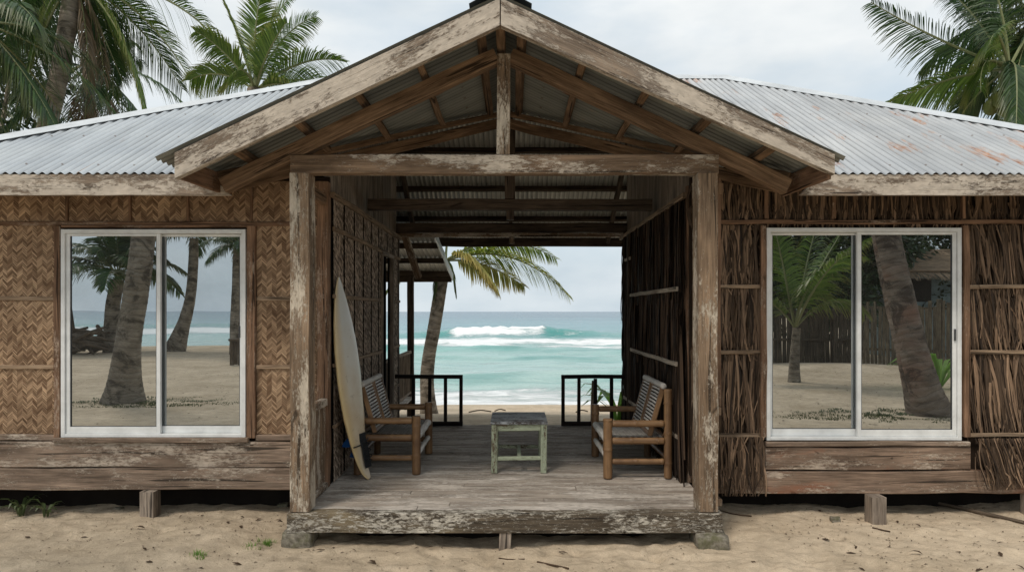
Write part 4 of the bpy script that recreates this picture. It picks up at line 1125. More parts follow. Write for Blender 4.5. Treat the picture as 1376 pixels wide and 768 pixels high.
def make_chair():
    t = thing('bamboo_armchair', 'bamboo armchair with woven rattan back on the left, beside the surfboard', 'armchair', (0, 0, 0), 'pair of bamboo armchairs facing each other')
    hw, xf_, xb_ = 0.455, 0.265, -0.275
    for y in (-hw, hw):
        pole('leg', (xf_, y, 0), (xf_, y, 0.535), 0.040, t)
        pole('leg', (xb_, y, 0), (xb_, y, 0.80), 0.036, t)
        pole('arm', (xf_-0.04, y, 0.490), (xb_+0.035, y, 0.490), 0.030, t)
        pole('side_rail', (xf_-0.04, y, 0.335), (xb_+0.035, y, 0.335), 0.031, t)
        pole('stretcher', (xf_-0.04, y, 0.150), (xb_+0.035, y, 0.150), 0.026, t)
    pole('seat_rail', (xf_, -hw+0.04, 0.335), (xf_, hw-0.04, 0.335), 0.033, t, 'rattan')
    pole('stretcher', (xf_, -hw+0.04, 0.175), (xf_, hw-0.04, 0.175), 0.024, t, 'rattan')
    pole('seat_rail', (xb_, -hw+0.035, 0.335), (xb_, hw-0.035, 0.335), 0.03, t)
    pole('stretcher', (xb_, -hw+0.035, 0.175), (xb_, hw-0.035, 0.175), 0.024, t)
    m = MB(); weave_cells(m, Vector((xb_+0.04, -hw+0.035, 0.362)), (1, 0, 0), (0, 1, 0), xf_-xb_-0.06, 2*hw-0.07)
    # turn the top face upward: X cross Z is +z here
    m.build('seat', [M['rattan'], M['rattandark']], t)
    # reclining back: bottom on the seat, top against the rear posts
    B0 = Vector((-0.125, 0, 0.375)); T0 = Vector((-0.245, 0, 0.815)); up = (T0-B0); hgt = up.length; up.normalize()
    bk = None
    fr = MB()
    nrm = Vector((up.z, 0, -up.x))
    for y in (-hw+0.055, -0.045, 0.045, hw-0.055):
        fr.beam(B0+Vector((0, y, 0)), T0+Vector((0, y, 0)), 0.026, 0.045, nrm)
    fr.beam(B0+Vector((0, -hw+0.05, 0.015)), B0+Vector((0, hw-0.05, 0.015)), 0.03, 0.03, nrm)
    bk = fr.build('backrest', M['bamboo'], t)
    for y0 in (-hw+0.070, 0.060):
        m = MB(); rungs(m, B0+Vector((0, y0, 0))+nrm*0.010+up*0.03, Vector((0, 1, 0)), up, nrm, hw-0.13, hgt-0.05)
        m.build('woven_panel', [M['rattan'], M['rattandark']], bk)
    pole('top_rail', T0+Vector((0, -hw+0.03, 0.005)), T0+Vector((0, hw-0.03, 0.005)), 0.028, bk, 'rattan')
    return t
def copy_tree(o, parent=None):
    c = o.copy(); COL.objects.link(c); c.parent = parent
    for ch in list(o.children): copy_tree(ch, c)
    return c
chair = make_chair()
bpy.context.view_layer.update()
ch2 = copy_tree(chair)
chair.location = (-1.145, 6.62, 0.243)
ch2.location = (1.125, 6.47, 0.243); ch2.rotation_euler = (0, 0, math.pi)
ch2['label'] = 'bamboo armchair with woven rattan back on the right, against the dark thatch wall'

tb = thing('side_table', 'small square wooden table with peeling pale green legs and scuffed dark top', 'table', (0, 0, 0))
m = MB()
for k in range(4): m.beam((-0.265, -0.31+0.155*k+0.0775, 0.462), (0.265, -0.31+0.155*k+0.0775, 0.462), 0.151, 0.024, jit=0.001)
m.build('tabletop', M['tabletop'], tb)
for x in (-0.228, 0.228):
    for y in (-0.27, 0.27): MB().box(x-0.028, x+0.028, y-0.028, y+0.028, 0, 0.4485, 'z', jit=0.0015).build('leg', M['green'], tb)
for y in (-0.27, 0.27):
    MB().box(-0.199, 0.199, y-0.014, y+0.014, 0.388, 0.448, 'x').build('apron', M['green'], tb)
    MB().box(-0.199, 0.199, y-0.015, y+0.015, 0.115, 0.150, 'x').build('stretcher', M['green'], tb)
for x in (-0.228, 0.228): MB().box(x-0.014, x+0.014, -0.241, 0.241, 0.388, 0.448, 'y').build('apron', M['green'], tb)
MB().box(-0.018, 0.018, -0.254, 0.254, 0.118, 0.150, 'y').build('stretcher', M['green'], tb)
tb.location = (0.066, 6.50, 0.243)

# surfboard leaning in the corner
sb = thing('surfboard', 'yellowed white surfboard leaning upright against the woven porch wall', 'surfboard', (-1.29, 5.97, 0.243))
cl = [(-1.275, 5.99, 0.247), (-1.318, 5.985, 0.33), (-1.358, 5.98, 0.48), (-1.392, 5.975, 0.69), (-1.432, 5.965, 1.00), (-1.468, 5.95, 1.34), (-1.498, 5.93, 1.64), (-1.515, 5.91, 1.84), (-1.522, 5.89, 1.97), (-1.522, 5.875, 2.04)]
from mathutils.geometry import interpolate_bezier
def catmull(pts, n):
    pts = [Vector(p) for p in pts]; out = []
    for i in range(len(pts)-1):
        p0 = pts[max(0, i-1)]; p1 = pts[i]; p2 = pts[i+1]; p3 = pts[min(len(pts)-1, i+2)]
        for k in range(n):
            t = k/n
            out.append(0.5*((2*p1)+(p2-p0)*t+(2*p0-5*p1+4*p2-p3)*t*t+(3*p1-p0-3*p2+p3)*t**3))
    out.append(pts[-1]); return out
cp = catmull(cl, 5); N_ = len(cp)
def prof(t):
    import bisect
    K = [(0, .03), (.03, .06), (.08, .08), (.18, .12), (.32, .165), (.5, .19), (.65, .18), (.78, .145), (.88, .10), (.95, .055), (.985, .025), (1, .004)]
    for (a, b), (c, d) in zip(K, K[1:]):
        if t <= c: return b+(d-b)*(t-a)/(c-a)
wdir = Vector((0.30, 0.954, 0)).normalized()
m = MB(); ring = 20; tot = 0; lens = [0]
for i in range(1, N_): lens.append(lens[-1]+(cp[i]-cp[i-1]).length)
for i, c in enumerate(cp):
    t = lens[i]/lens[-1]; T = (cp[min(i+1, N_-1)]-cp[max(0, i-1)]).normalized()
    Wd = (wdir-T*wdir.dot(T)).normalized(); nr = Wd.cross(T).normalized()
    hw = prof(t); th = 0.030*min(1, 0.25+1.6*min(t, 1-t)*1.6)
    for k in range(ring):
        a = 2*math.pi*k/ring; ca, sa = math.cos(a), math.sin(a)
        m.v.append(c+Wd*(hw*math.copysign(abs(ca)**0.8, ca))+nr*(th*math.copysign(abs(sa)**0.75, sa)))
vw = [0.5-0.5*math.cos(2*math.pi*k/ring) for k in range(ring+1)]
for i in range(N_-1):
    for k in range(ring):
        a = i*ring+k; b = i*ring+(k+1) % ring
        t0, t1 = lens[i]/lens[-1], lens[i+1]/lens[-1]; v0, v1 = 1-vw[k], 1-vw[k+1]
        m.face([a, a+ring, b+ring, b], [(t0, v0), (t1, v0), (t1, v1), (t0, v1)])
m.face([k for k in range(ring)], [(0, 0.1)]*ring); m.face([(N_-1)*ring+k for k in range(ring-1, -1, -1)], [(1, 0.5)]*ring)
m.build('board', M['surf'], sb, smooth=True)
nr = Vector((0.954, -0.30, 0.10)).normalized()
base = Vector((-1.352, 5.98, 0.45))
Tt = Vector((-0.22, 0, 0.97)).normalized()
m = MB(); m.beam(base+nr*0.034+wdir*0.035-Tt*0.11, base+nr*0.034+wdir*0.05+Tt*0.20, 0.10, 0.012, nr, seg=0.05, jit=0.003); m.build('traction_pad', M['padblack'], sb)
pts = []
for k in range(60):
    a = k*0.42; pts.append(base+Tt*(0.15-0.0035*k)+nr*(0.055+0.012*math.sin(a))+wdir*(0.05+0.045*math.cos(a)))
MB().tube(catmull(pts, 2), 0.005, 6).build('leash', M['padblack'], sb, smooth=True)
MB().tube([base+Tt*0.10+nr*0.037-wdir*0.135, base+Tt*0.10+nr*0.036, base+Tt*0.10+nr*0.04+wdir*0.06], 0.006, 6).build('strap', M['padblack'], sb)
for w_, t_ in ((-0.08, 0.16), (0.08, 0.16), (0.0, 0.05)):
    f = MB(); c = base+Tt*(t_-0.02)-nr*0.028+wdir*w_
    o_ = [c-Tt*0.04, c+Tt*0.045, c+Tt*0.0-nr*0.06, c-Tt*0.035-nr*0.085, c-Tt*0.045-nr*0.04]
    b_ = len(f.v)
    for e in (-0.004, 0.004): f.v += [p+wdir*e for p in o_]
    f.face([b_+i for i in range(5)]); f.face([b_+5+i for i in range(4, -1, -1)])
    for i in range(5): f.face([b_+i, b_+5+i, b_+5+(i+1) % 5, b_+(i+1) % 5])
    f.build('fin', M['finblue'], sb)

# ================= PALMS =================
def bez(a, b, c, t): return a*(1-t)**2+b*2*t*(1-t)+c*t*t
def frond(P0, P1, P2, root, leaf=0.62, n=70, droop=0.5, wid=0.030, mat='palm', spread=0.95, r0=0.022, roll=None):
    roll = random.uniform(-0.45, 0.45) if roll is None else roll
    P0, P1, P2 = Vector(P0), Vector(P1), Vector(P2); m = MB(); m.m = 1
    pts = [bez(P0, P1, P2, i/14) for i in range(15)]
    m.tube(pts, [r0*(1-0.82*i/14) for i in range(15)], 6)
    m.m = 0
    Ln = sum((pts[i+1]-pts[i]).length for i in range(14))
    for i in range(n):
        t = 0.16+0.84*(i+rnd(-0.3, 0.3))/n; t = min(max(t, 0.14), 0.998)
        p = bez(P0, P1, P2, t); T = (bez(P0, P1, P2, min(1, t+0.02))-bez(P0, P1, P2, t-0.02)).normalized()
        S = T.cross(Vector((0, 0, 1)))
        if S.length < 0.15: S = T.cross(Vector((0.3, 1, 0)))
        S.normalize(); U = S.cross(T)
        S, U = S*math.cos(roll)+U*math.sin(roll), U*math.cos(roll)-S*math.sin(roll)
        prof_ = min(1, (t-0.08)/0.22)*(1-0.72*max(0, (t-0.45)/0.55)**1.5)
        for s in (-1, 1):
            if random.random() < 0.04: continue
            ll = leaf*prof_*rnd(0.86, 1.08)
            fw = 0.42+0.75*t
            d = (S*s*spread+T*fw+U*(0.28-0.2*t)+Vector((rnd(-1, 1), rnd(-1, 1), rnd(-1, 1)))*0.07).normalized()
            q = [p]; wds = [wid*0.55]; dr = droop*rnd(0.75, 1.3)
            for k in (1, 2, 3):
                f = k/3
                q.append(p+d*ll*f*(1-0.18*f*dr)+Vector((0, 0, -1))*ll*dr*f*f*0.75)
                wds.append(wid*(1.0, 0.75, 0.12)[k-1]*(0.7+0.3*prof_))
            sd = (T*0.8+U*0.6*s*rnd(0.3, 1.1)).normalized()
            sd = (sd-d*sd.dot(d)).normalized()
            m.ribbon(q, wds, sd)
    return m.build('frond', [M[mat], M['rachis']], root)
def trunk(pts, r0, r1, root, mat='trunk', flare=1.9, fl=0.7, rings=9.0):
    cp_ = catmull(pts, 14); tot = sum((cp_[i+1]-cp_[i]).length for i in range(len(cp_)-1)); u = 0; rad = []
    for i, c in enumerate(cp_):
        if i: u += (c-cp_[i-1]).length
        t = u/tot; rad.append((r0+(r1-r0)*t)*(1+(flare-1)*math.exp(-(u/fl)**1.3)))
    sd = rnd(0, 99)
    def rf(u, a): return 1+0.010*math.sin(u*2*math.pi*rings/1.0*0.9+0.6*math.sin(a+sd))+0.05*noise.noise((math.cos(a)*1.5+sd, math.sin(a)*1.5, u*2.5))+0.08*math.exp(-u/0.35)*noise.noise((math.cos(a)*3+sd, math.sin(a)*3, 0))
    cp2 = []; r2 = []
    for i in range(len(cp_)-1):
        for k in range(3): cp2.append(cp_[i].lerp(cp_[i+1], k/3)); r2.append(rad[i]+(rad[i+1]-rad[i])*k/3)
    cp2.append(cp_[-1]); r2.append(rad[-1])
    return MB().tube(cp2, r2, 20, rfun=rf).build('trunk', M[mat], root, smooth=True)
def nuts(C, root, n=6, r=0.11):
    for k in range(n):
        a = k*2.4+rnd(0, 1); o = Vector(C)+Vector((math.cos(a)*0.22, math.sin(a)*0.22, -0.15-0.13*rnd(0, 1.6)))
        bm = bmesh.new(); bmesh.ops.create_icosphere(bm, subdivisions=2, radius=r*rnd(0.85, 1.1))
        for v in bm.verts: v.co.z *= 1.2; v.co += o
        me = bpy.data.meshes.new('coconut'); bm.to_mesh(me); bm.free(); me.materials.append(M['coconut'])
        for p in me.polygons: p.use_smooth = True
        ob = bpy.data.objects.new('coconut', me); COL.objects.link(ob); parent_to(ob, root)
def auto_fronds(C, root, n=14, ln=3.2, leaf=0.6, mat='palm', skip=None, el0=70, el1=-25, nl=48, wid=0.032, droop=0.6, seed=0):
    st = random.getstate(); random.seed(1000+seed)
    C = Vector(C)
    for k in range(n):
        az = k*2.39996+seed; f = (k+0.5)/n; el = R(el0+(el1-el0)*f+rnd(-8, 8))
        if skip and skip(az % (2*math.pi)): continue
        d = Vector((math.cos(az)*math.cos(el), math.sin(az)*math.cos(el), math.sin(el)))
        L0 = ln*rnd(0.85, 1.1); h = Vector((d.x, d.y, 0))
        P1 = C+d*L0*0.55; P2 = C+d*L0*0.80+h*L0*0.12+Vector((0, 0, -1))*L0*(0.18+0.28*math.cos(el))
        frond(C, P1, P2, root, leaf, nl, droop*rnd(0.8, 1.3), wid, mat)
    random.setstate(st)
def palm(label, base, mid, top, r0, r1, group=None, mat='trunk', flare=1.9, fl=0.7):
    b = Vector(base); t = thing('palm_tree', label, 'palm tree', b, group)
    trunk([b+Vector((0, 0, -0.15))] + [Vector(p) for p in mid] + [Vector(top)], r0, r1, t, mat, flare, fl)
    return t

# palm A: tall, behind the left wing, long fronds over the roof
dA = 14.0
A = palm('tall coconut palm with a leaning trunk behind the left roof, long drooping fronds', (-10.9, dA, -0.6), [P(40, 260, dA), P(66, 160, dA), P(85, 70, dA)], P(100, -28, dA), 0.20, 0.165)
C = P(100, -30, dA); nuts(C, A, 4)
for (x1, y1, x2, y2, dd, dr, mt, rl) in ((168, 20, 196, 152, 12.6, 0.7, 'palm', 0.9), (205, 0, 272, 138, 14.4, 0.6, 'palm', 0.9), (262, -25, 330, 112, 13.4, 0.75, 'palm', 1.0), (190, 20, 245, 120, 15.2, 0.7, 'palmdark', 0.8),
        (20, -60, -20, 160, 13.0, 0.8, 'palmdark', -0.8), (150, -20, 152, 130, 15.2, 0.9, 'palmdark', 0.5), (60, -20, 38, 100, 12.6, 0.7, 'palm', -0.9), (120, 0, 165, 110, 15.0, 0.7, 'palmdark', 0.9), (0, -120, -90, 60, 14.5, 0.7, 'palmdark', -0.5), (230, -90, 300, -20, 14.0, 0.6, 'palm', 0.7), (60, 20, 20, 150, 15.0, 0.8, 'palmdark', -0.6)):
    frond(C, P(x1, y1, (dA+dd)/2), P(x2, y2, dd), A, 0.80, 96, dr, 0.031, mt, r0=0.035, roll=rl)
for (x1, y1, x2, y2, dd) in ((118, 20, 120, 120, 13.7), (135, 10, 140, 110, 14.4)):
    frond(C, P(x1, y1, dA), P(x2, y2, dd), A, 0.5, 40, 1.5, 0.03, 'palmdead')
# palm: dark one at the far left edge
Bp = palm('dark coconut palm at the far left edge behind the roof', (-11.2, 12.0, -0.4), [(-10.6, 12, 2), (-10.1, 12, 4.4)], P(-30, 40, 12), 0.19, 0.15)
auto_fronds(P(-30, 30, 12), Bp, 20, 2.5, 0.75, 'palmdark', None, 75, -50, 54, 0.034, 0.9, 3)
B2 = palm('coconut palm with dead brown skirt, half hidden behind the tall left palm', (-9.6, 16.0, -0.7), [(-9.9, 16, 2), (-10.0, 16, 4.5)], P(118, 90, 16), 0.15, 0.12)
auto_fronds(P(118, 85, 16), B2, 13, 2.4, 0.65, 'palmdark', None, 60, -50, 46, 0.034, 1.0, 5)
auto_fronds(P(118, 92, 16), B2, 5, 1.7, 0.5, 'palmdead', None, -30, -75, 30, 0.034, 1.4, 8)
# palm C: bright crown rising behind the left roof
dC = 13.0
Cc = palm('leafy coconut palm whose upright crown rises just above the left roof ridge', (-5.3, dC, -0.5), [(-5.1, dC, 1.8), (-4.98, dC, 4.0)], P(343, 120, dC), 0.18, 0.15)
C = P(343, 122, dC)
for (x1, y1, x2, y2, dd, dr) in ((338, 40, 352, -12, 12.6, 0.25), (372, 40, 425, 22, 13.4, 0.45), (410, 66, 466, 84, 12.6, 0.55), (395, 95, 452, 118, 13.8, 0.5), (318, 40, 300, -2, 13.6, 0.4), (300, 60, 262, 42, 12.8, 0.5), (295, 85, 255, 108, 13.2, 0.6), (355, 70, 385, 30, 11.9, 0.4), (330, 80, 312, 100, 12.0, 0.7), (380, 100, 410, 130, 12.2, 0.7), (352, 30, 395, -8, 14.0, 0.35)):
    frond(C, P(x1, y1, (dC+dd)/2), P(x2, y2, dd), Cc, 0.66, 84, dr, 0.027, 'palm', r0=0.03, spread=1.0, roll=(0.7 if x2 > 345 else -0.7))
# palm D: right, with coconuts
dD = 13.0
D = palm('coconut palm with green nuts behind the right roof', (11.2, dD, -0.5), [(10.6, dD, 2.4), (10.05, dD, 4.6)], P(1356, 92, dD), 0.20, 0.17)
C = P(1356, 92, dD); nuts(P(1350, 118, 12.8), D, 8, 0.13)
for (x1, y1, x2, y2, dd, dr, mt) in ((1255, 55, 1170, 3, 12.4, 0.55, 'palmdark'), (1270, 100, 1190, 140, 13.2, 0.75, 'palm'), (1310, 10, 1262, -22, 13.6, 0.7, 'palmdark'), (1315, 60, 1318, 122, 12.4, 0.9, 'palm'), (1350, -10, 1310, -70, 12.7, 0.6, 'palmdark'),
        (1300, 130, 1283, 172, 13.4, 0.6, 'palmdark'), (1400, 0, 1450, -20, 13.0, 0.6, 'palmdark'), (1440, 80, 1500, 160, 13.0, 0.8, 'palmdark'), (1400, 130, 1430, 220, 12.6, 0.8, 'palmdark'), (1370, 60, 1365, 180, 12.2, 0.9, 'palmdark'), (1340, 20, 1330, 60, 11.8, 0.8, 'palm')):
    frond(C, P(x1, y1, (dD+dd)/2), P(x2, y2, dd), D, 0.74, 88, dr, 0.028, mt, r0=0.032, roll=(-0.75 if x2 < 1350 else 0.6))
E = palm('dark dense palm at the far right edge behind the roof', (12.3, 14.5, -0.5), [(12.2, 14.5, 3), (12.0, 14.5, 5)], P(1395, 30, 14.5), 0.22, 0.18)
auto_fronds(P(1395, 20, 14.5), E, 30, 2.3, 0.85, 'palmdark', None, 80, -60, 54, 0.04, 0.9, 9)
# palm F: short leaning one on the beach, seen through the porch
bF = (-1.72, 14.0, ground_z(-1.72, 14)-0.02)
Fp = palm('slender leaning palm on the beach beyond the left railing', bF, [P(574, 500, 14), P(585, 430, 14)], P(597, 358, 14), 0.145, 0.125, flare=1.55, fl=0.35)
C = P(599, 350, 14)
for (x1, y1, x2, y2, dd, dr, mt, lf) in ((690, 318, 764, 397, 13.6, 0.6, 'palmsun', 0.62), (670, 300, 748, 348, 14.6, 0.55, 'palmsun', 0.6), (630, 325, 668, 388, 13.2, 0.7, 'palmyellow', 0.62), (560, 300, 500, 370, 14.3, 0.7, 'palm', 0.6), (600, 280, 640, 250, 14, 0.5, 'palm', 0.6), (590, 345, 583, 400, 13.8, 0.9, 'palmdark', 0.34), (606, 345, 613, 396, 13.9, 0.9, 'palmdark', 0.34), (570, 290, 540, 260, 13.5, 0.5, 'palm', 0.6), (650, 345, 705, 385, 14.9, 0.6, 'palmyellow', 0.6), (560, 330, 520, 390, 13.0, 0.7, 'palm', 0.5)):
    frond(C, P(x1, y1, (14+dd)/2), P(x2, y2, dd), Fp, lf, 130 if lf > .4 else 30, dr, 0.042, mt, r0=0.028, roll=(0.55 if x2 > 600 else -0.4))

# ---- what the windows mirror: things that stand behind the viewer ----
def V(px, py, Dv):          # mirror image at virtual depth Dv -> real place behind the viewer
    v = P(px, py, Dv); return Vector((v.x, 2*5.76-Dv, v.z))
def onG(v, dz=0.0): return Vector((v.x, v.y, ground_z(v.x, v.y)+dz))
b = onG(V(166, 540, 12.9))
G = palm('thick old coconut palm on grassy sand, mirrored large in the left window', b, [V(173, 460, 12.8), V(184, 390, 12.8), V(193, 315, 12.8), V(205, 150, 12.7)], V(222, -60, 12.5), 0.235, 0.17, flare=1.9, fl=0.55)
auto_fronds(V(222, -62, 12.5), G, 16, 3.2, 0.8, 'palm', None, 65, -30, 44, 0.04, 0.7, 2)
b = onG(V(150, 470, 29))
H = palm('low bushy palm by the water beside the heap of logs, mirrored in the left window', b, [V(150, 430, 29)], V(158, 375, 29), 0.30, 0.26, flare=1.3)
auto_fronds(V(158, 370, 29), H, 26, 3.6, 1.0, 'palmdark', None, 80, 12, 50, 0.07, 0.55, 4)
b = onG(V(233, 468, 29.5))
I = palm('palm curving to the left above the water, mirrored in the left window', b, [V(247, 430, 29.5), V(256, 385, 29.5)], V(260, 320, 29.5), 0.25, 0.19, flare=2.0, fl=0.9)
auto_fronds(V(261, 312, 29.5), I, 18, 3.1, 0.8, 'palmdark', None, 65, 2, 46, 0.06, 0.8, 6)
b = onG(V(315, 478, 27))
J = palm('straight slim palm by the wooden stand, mirrored in the left window', b, [V(316, 420, 27)], V(320, 335, 27), 0.20, 0.17, flare=1.2)
auto_fronds(V(320, 328, 27), J, 14, 1.7, 0.6, 'palmdark', None, 65, -15, 40, 0.05, 0.9, 7)
b = onG(V(1252, 556, 11.4))
K = palm('reddish leaning palm with charred roots by the fence, mirrored large in the right window', b, [V(1232, 500, 11.4), V(1210, 410, 11.6), V(1190, 315, 11.8), V(1160, 160, 12.2)], V(1120, -60, 12.6), 0.26, 0.18, None, 'trunkred', 1.55, 0.5)
auto_fronds(V(1120, -62, 12.6), K, 16, 3.2, 0.8, 'palm', None, 65, -30, 44, 0.04, 0.7, 12)
b = onG(V(1068, 525, 16.5))
Lp = palm('young palm with arching fronds in front of the dark fence, mirrored in the right window', b, [V(1069, 480, 16.5)], V(1072, 440, 16.5), 0.12, 0.09, flare=1.4)
for (x1, y1, x2, y2, dd) in ((1110, 345, 1172, 318, 14.6), (1085, 350, 1160, 345, 15.5), (1050, 350, 1120, 400, 16.5), (1050, 330, 1040, 300, 16), (1090, 320, 1110, 270, 17), (1120, 380, 1160, 420, 16), (1030, 380, 1000, 420, 16.3), (1060, 340, 1000, 320, 17), (1100, 360, 1140, 300, 17.5)):
    frond(V(1070, 440, 16.5), V(x1, y1, dd), V(x2, y2, dd), Lp, 0.85, 64, 0.7, 0.045, 'palm', r0=0.035)
# grass ring patches under the mirrored palms
def blades(name, cx, cy, rx, ry, n, hmin, hmax, mat, label, wd=0.012, kind=None, cat='grass', group=None):
    m = MB()
    for _ in range(n):
        a = rnd(0, 6.283); r = math.sqrt(random.random())**1.3; x = cx+math.cos(a)*rx*r; y = cy+math.sin(a)*ry*r
        if kind and noise.noise((x*2.2, y*4.0, 3.3))+0.25*noise.noise((x*9, y*12, 1)) < -0.14+0.3*(r-0.4): continue
        h = rnd(hmin, hmax); d = Vector((math.cos(a+rnd(-1, 1)), math.sin(a+rnd(-1, 1)), 0)); z = ground_z(x, y)-0.005
        p = Vector((x, y, z)); q = p+Vector((0, 0, h*0.6))+d*h*0.2; t = p+Vector((0, 0, h*0.9))+d*h*0.6
        m.ribbon([p, q, t], [wd, wd*0.8, wd*0.1], d.cross(Vector((0, 0, 1))))
    o = m.build(name, M[mat]); return tag(o, label, cat, group, kind)
g0 = V(190, 545, 12.7); blades('grass', g0.x, g0.y, 1.9, 0.8, 5200, 0.012, 0.045, 'grass', 'thin grass on the sand round the old palm mirrored in the left window', kind='stuff')
g0 = V(1190, 562, 11.2); blades('grass', g0.x, g0.y, 2.2, 0.7, 5200, 0.012, 0.045, 'grass', 'thin grass on the sand under the leaning palm mirrored in the right window', kind='stuff')
# log heap and upturned boards by the water
lg = thing('log_heap', 'dark heap of driftwood logs and poles at the water side, mirrored in the left window', 'log pile', onG(V(112, 470, 28)))
for k in range(34):
    c = onG(V(rnd(88, 138), 470, rnd(26.0, 29)), rnd(0.1, 1.0)); a = rnd(-1.2, 1.2); l = rnd(0.3, 1.0)
    d = Vector((math.cos(a)*l, math.sin(a)*l*0.6, rnd(-0.25, 0.3)))
    MB().tube([c-d, c+d*0.1+Vector((0, 0, 0.04)), c+d], [0.08, 0.07, 0.05], 8).build('log', M['log'], lg, smooth=True)
c = onG(V(96, 470, 28)); MB().tube([c, c+Vector((0.1, 0, 1.0)), c+Vector((0.0, 0, 1.9))], [0.07, 0.06, 0.04], 7).build('pole', M['log'], lg)
st = thing('wooden_stand', 'low wooden stand beside the straight palm, mirrored in the left window', 'stand', onG(V(312, 495, 22)))
c = onG(V(319, 495, 22))
for dx in (-0.08, 0.18):
    for dy in (0, 0.3): MB().box(c.x+dx-0.05, c.x+dx+0.05, c.y+dy-0.05, c.y+dy+0.05, c.z-0.1, c.z+0.75, 'z').build('leg', M['log'], st)
MB().box(c.x-0.15, c.x+0.26, c.y-0.08, c.y+0.4, c.z+0.755, c.z+0.83, 'x').build('top', M['log'], st)
MB().box(c.x+0.18, c.x+0.24, c.y-0.08, c.y+0.4, c.z+0.835, c.z+1.35, 'z').build('back_board', M['log'], st)
# fences
def fence(p0, p1, h, label, gap, rails, mat, pw=(0.09, 0.15), proud=1):
    p0, p1 = onG(p0), onG(p1); t = thing('wooden_fence', label, 'fence', (p0+p1)/2); d = p1-p0; Ln = Vector((d.x, d.y, 0)).length; d.normalize()
    nrm = Vector((-d.y, d.x, 0)); m = MB(); s_ = 0
    while s_ < Ln:
        wd = rnd(*pw); c = p0+d*(s_+wd/2); c.z = ground_z(c.x, c.y)-0.1
        lean = rnd(-0.03, 0.03); hh = h*rnd(0.90, 1.05)
        m.beam(c, c+Vector((d.x*lean, d.y*lean, hh)), wd, 0.025, nrm, seg=0.5); s_ += wd+rnd(0.2, 1.0)*gap
    m.build('fence_boards', M[mat], t)
    for rzv in rails: MB().beam(p0+Vector((0, 0, rzv))+nrm*0.06*proud, p1+Vector((0, 0, rzv))+nrm*0.06*proud, 0.05, 0.08).build('rail', M[mat], t)
    k = 0
    while k < Ln:
        c = p0+d*k+nrm*0.13*proud; MB().box(c.x-0.06, c.x+0.06, c.y-0.05, c.y+0.05, c.z-0.2, c.z+h*1.02, 'z').build('fence_post', M[mat], t); k += 2.3
    return t
fence(V(1020, 500, 20.5), V(1158, 500, 20.5), 1.75, 'low dark plank fence with two rails, mirrored in the right window', 0.02, (0.75, 1.6), 'fencedark')
fence(V(1150, 500, 21.5), V(1340, 500, 20.0), 2.05, 'tall split bamboo fence behind the leaning palm, mirrored in the right window', 0.03, (0.5, 1.8), 'fencew', (0.07, 0.12), -1)
# hut behind the fence
hc = onG(V(1290, 480, 25)); hut = thing('thatched_hut', 'small pale hut with a thatched roof behind the fence, mirrored in the right window', 'hut', hc)
x0, x1, y0_, y1_ = hc.x-2.1, hc.x+3.0, hc.y-2.5, hc.y
MB().box(x0, x1, y0_, y1_, hc.z, 3.45, 'x', jit=0).build('wall', M['boatblue'], hut)
MB().box(x0+0.1, x0+1.0, y1_+0.003, y1_+0.03, 2.1, 2.95, 'x', jit=0).build('window', M['black'], hut)
m = MB()
e0 = Vector((x0-0.6, y1_+0.9, 2.85)); 
for k in range(1500):
    u = random.random(); t0 = rnd(0, 0.85); a = Vector((x0-0.6+u*(x1-x0+1.2), y1_+0.9-2.0*t0, 3.10+1.15*t0)); 
    m.ribbon([a, a+Vector((rnd(-.05, .05), 0.28, -0.15)), a+Vector((rnd(-.1, .1), 0.5, -0.32))], [0.05, 0.04, 0.01], Vector((1, 0, 0)))
m.beam((x0-0.6, y1_-0.05, 3.65), (x1+0.6, y1_-0.05, 3.65), 2.1, 0.06, (0, 0.5, 1)); m.build('thatch_roof', M['batten'], hut)
# leafy trees beyond the fence
def leaf_tree(base, h, cr, label, n=9500, lw=0.24, grp=None):
    t = thing('leafy_tree', label, 'tree', base, grp); b = Vector(base)
    trunk([b, b+Vector((0.2, 0, h*0.35)), b+Vector((0.0, 0.1, h*0.7))], 0.20, 0.08, t, 'trunk', 1.5)
    cl_ = [(b+Vector((rnd(-cr, cr)*0.75, rnd(-cr, cr)*0.6, h*rnd(0.25, 1.0))), cr*rnd(0.28, 0.5)) for _ in range(15)]
    for c, r in cl_[:7]: MB().tube([b+Vector((0, 0, h*0.45)), (b+Vector((0, 0, h*0.5))).lerp(c, 0.6), c], [0.07, 0.045, 0.015], 6).build('limb', M['trunk'], t)
    m = MB()
    for _ in range(n):
        c, r = random.choice(cl_); d = Vector((random.gauss(0, 1), random.gauss(0, 1), random.gauss(0, 1))).normalized()
        p = c+d*r*rnd(0.4, 1.0)**0.5; l = lw*rnd(0.6, 1.3); v = (d+Vector((rnd(-1, 1), rnd(-1, 1), rnd(-1.2, .4)))*0.9).normalized()
        sd = v.cross(Vector((rnd(-1, 1), rnd(-1, 1), 1))).normalized(); m.ribbon([p, p+v*l*0.5, p+v*l], [l*0.12, l*0.42, l*0.04], sd)
    m.build('crown', M['broad'], t); return t
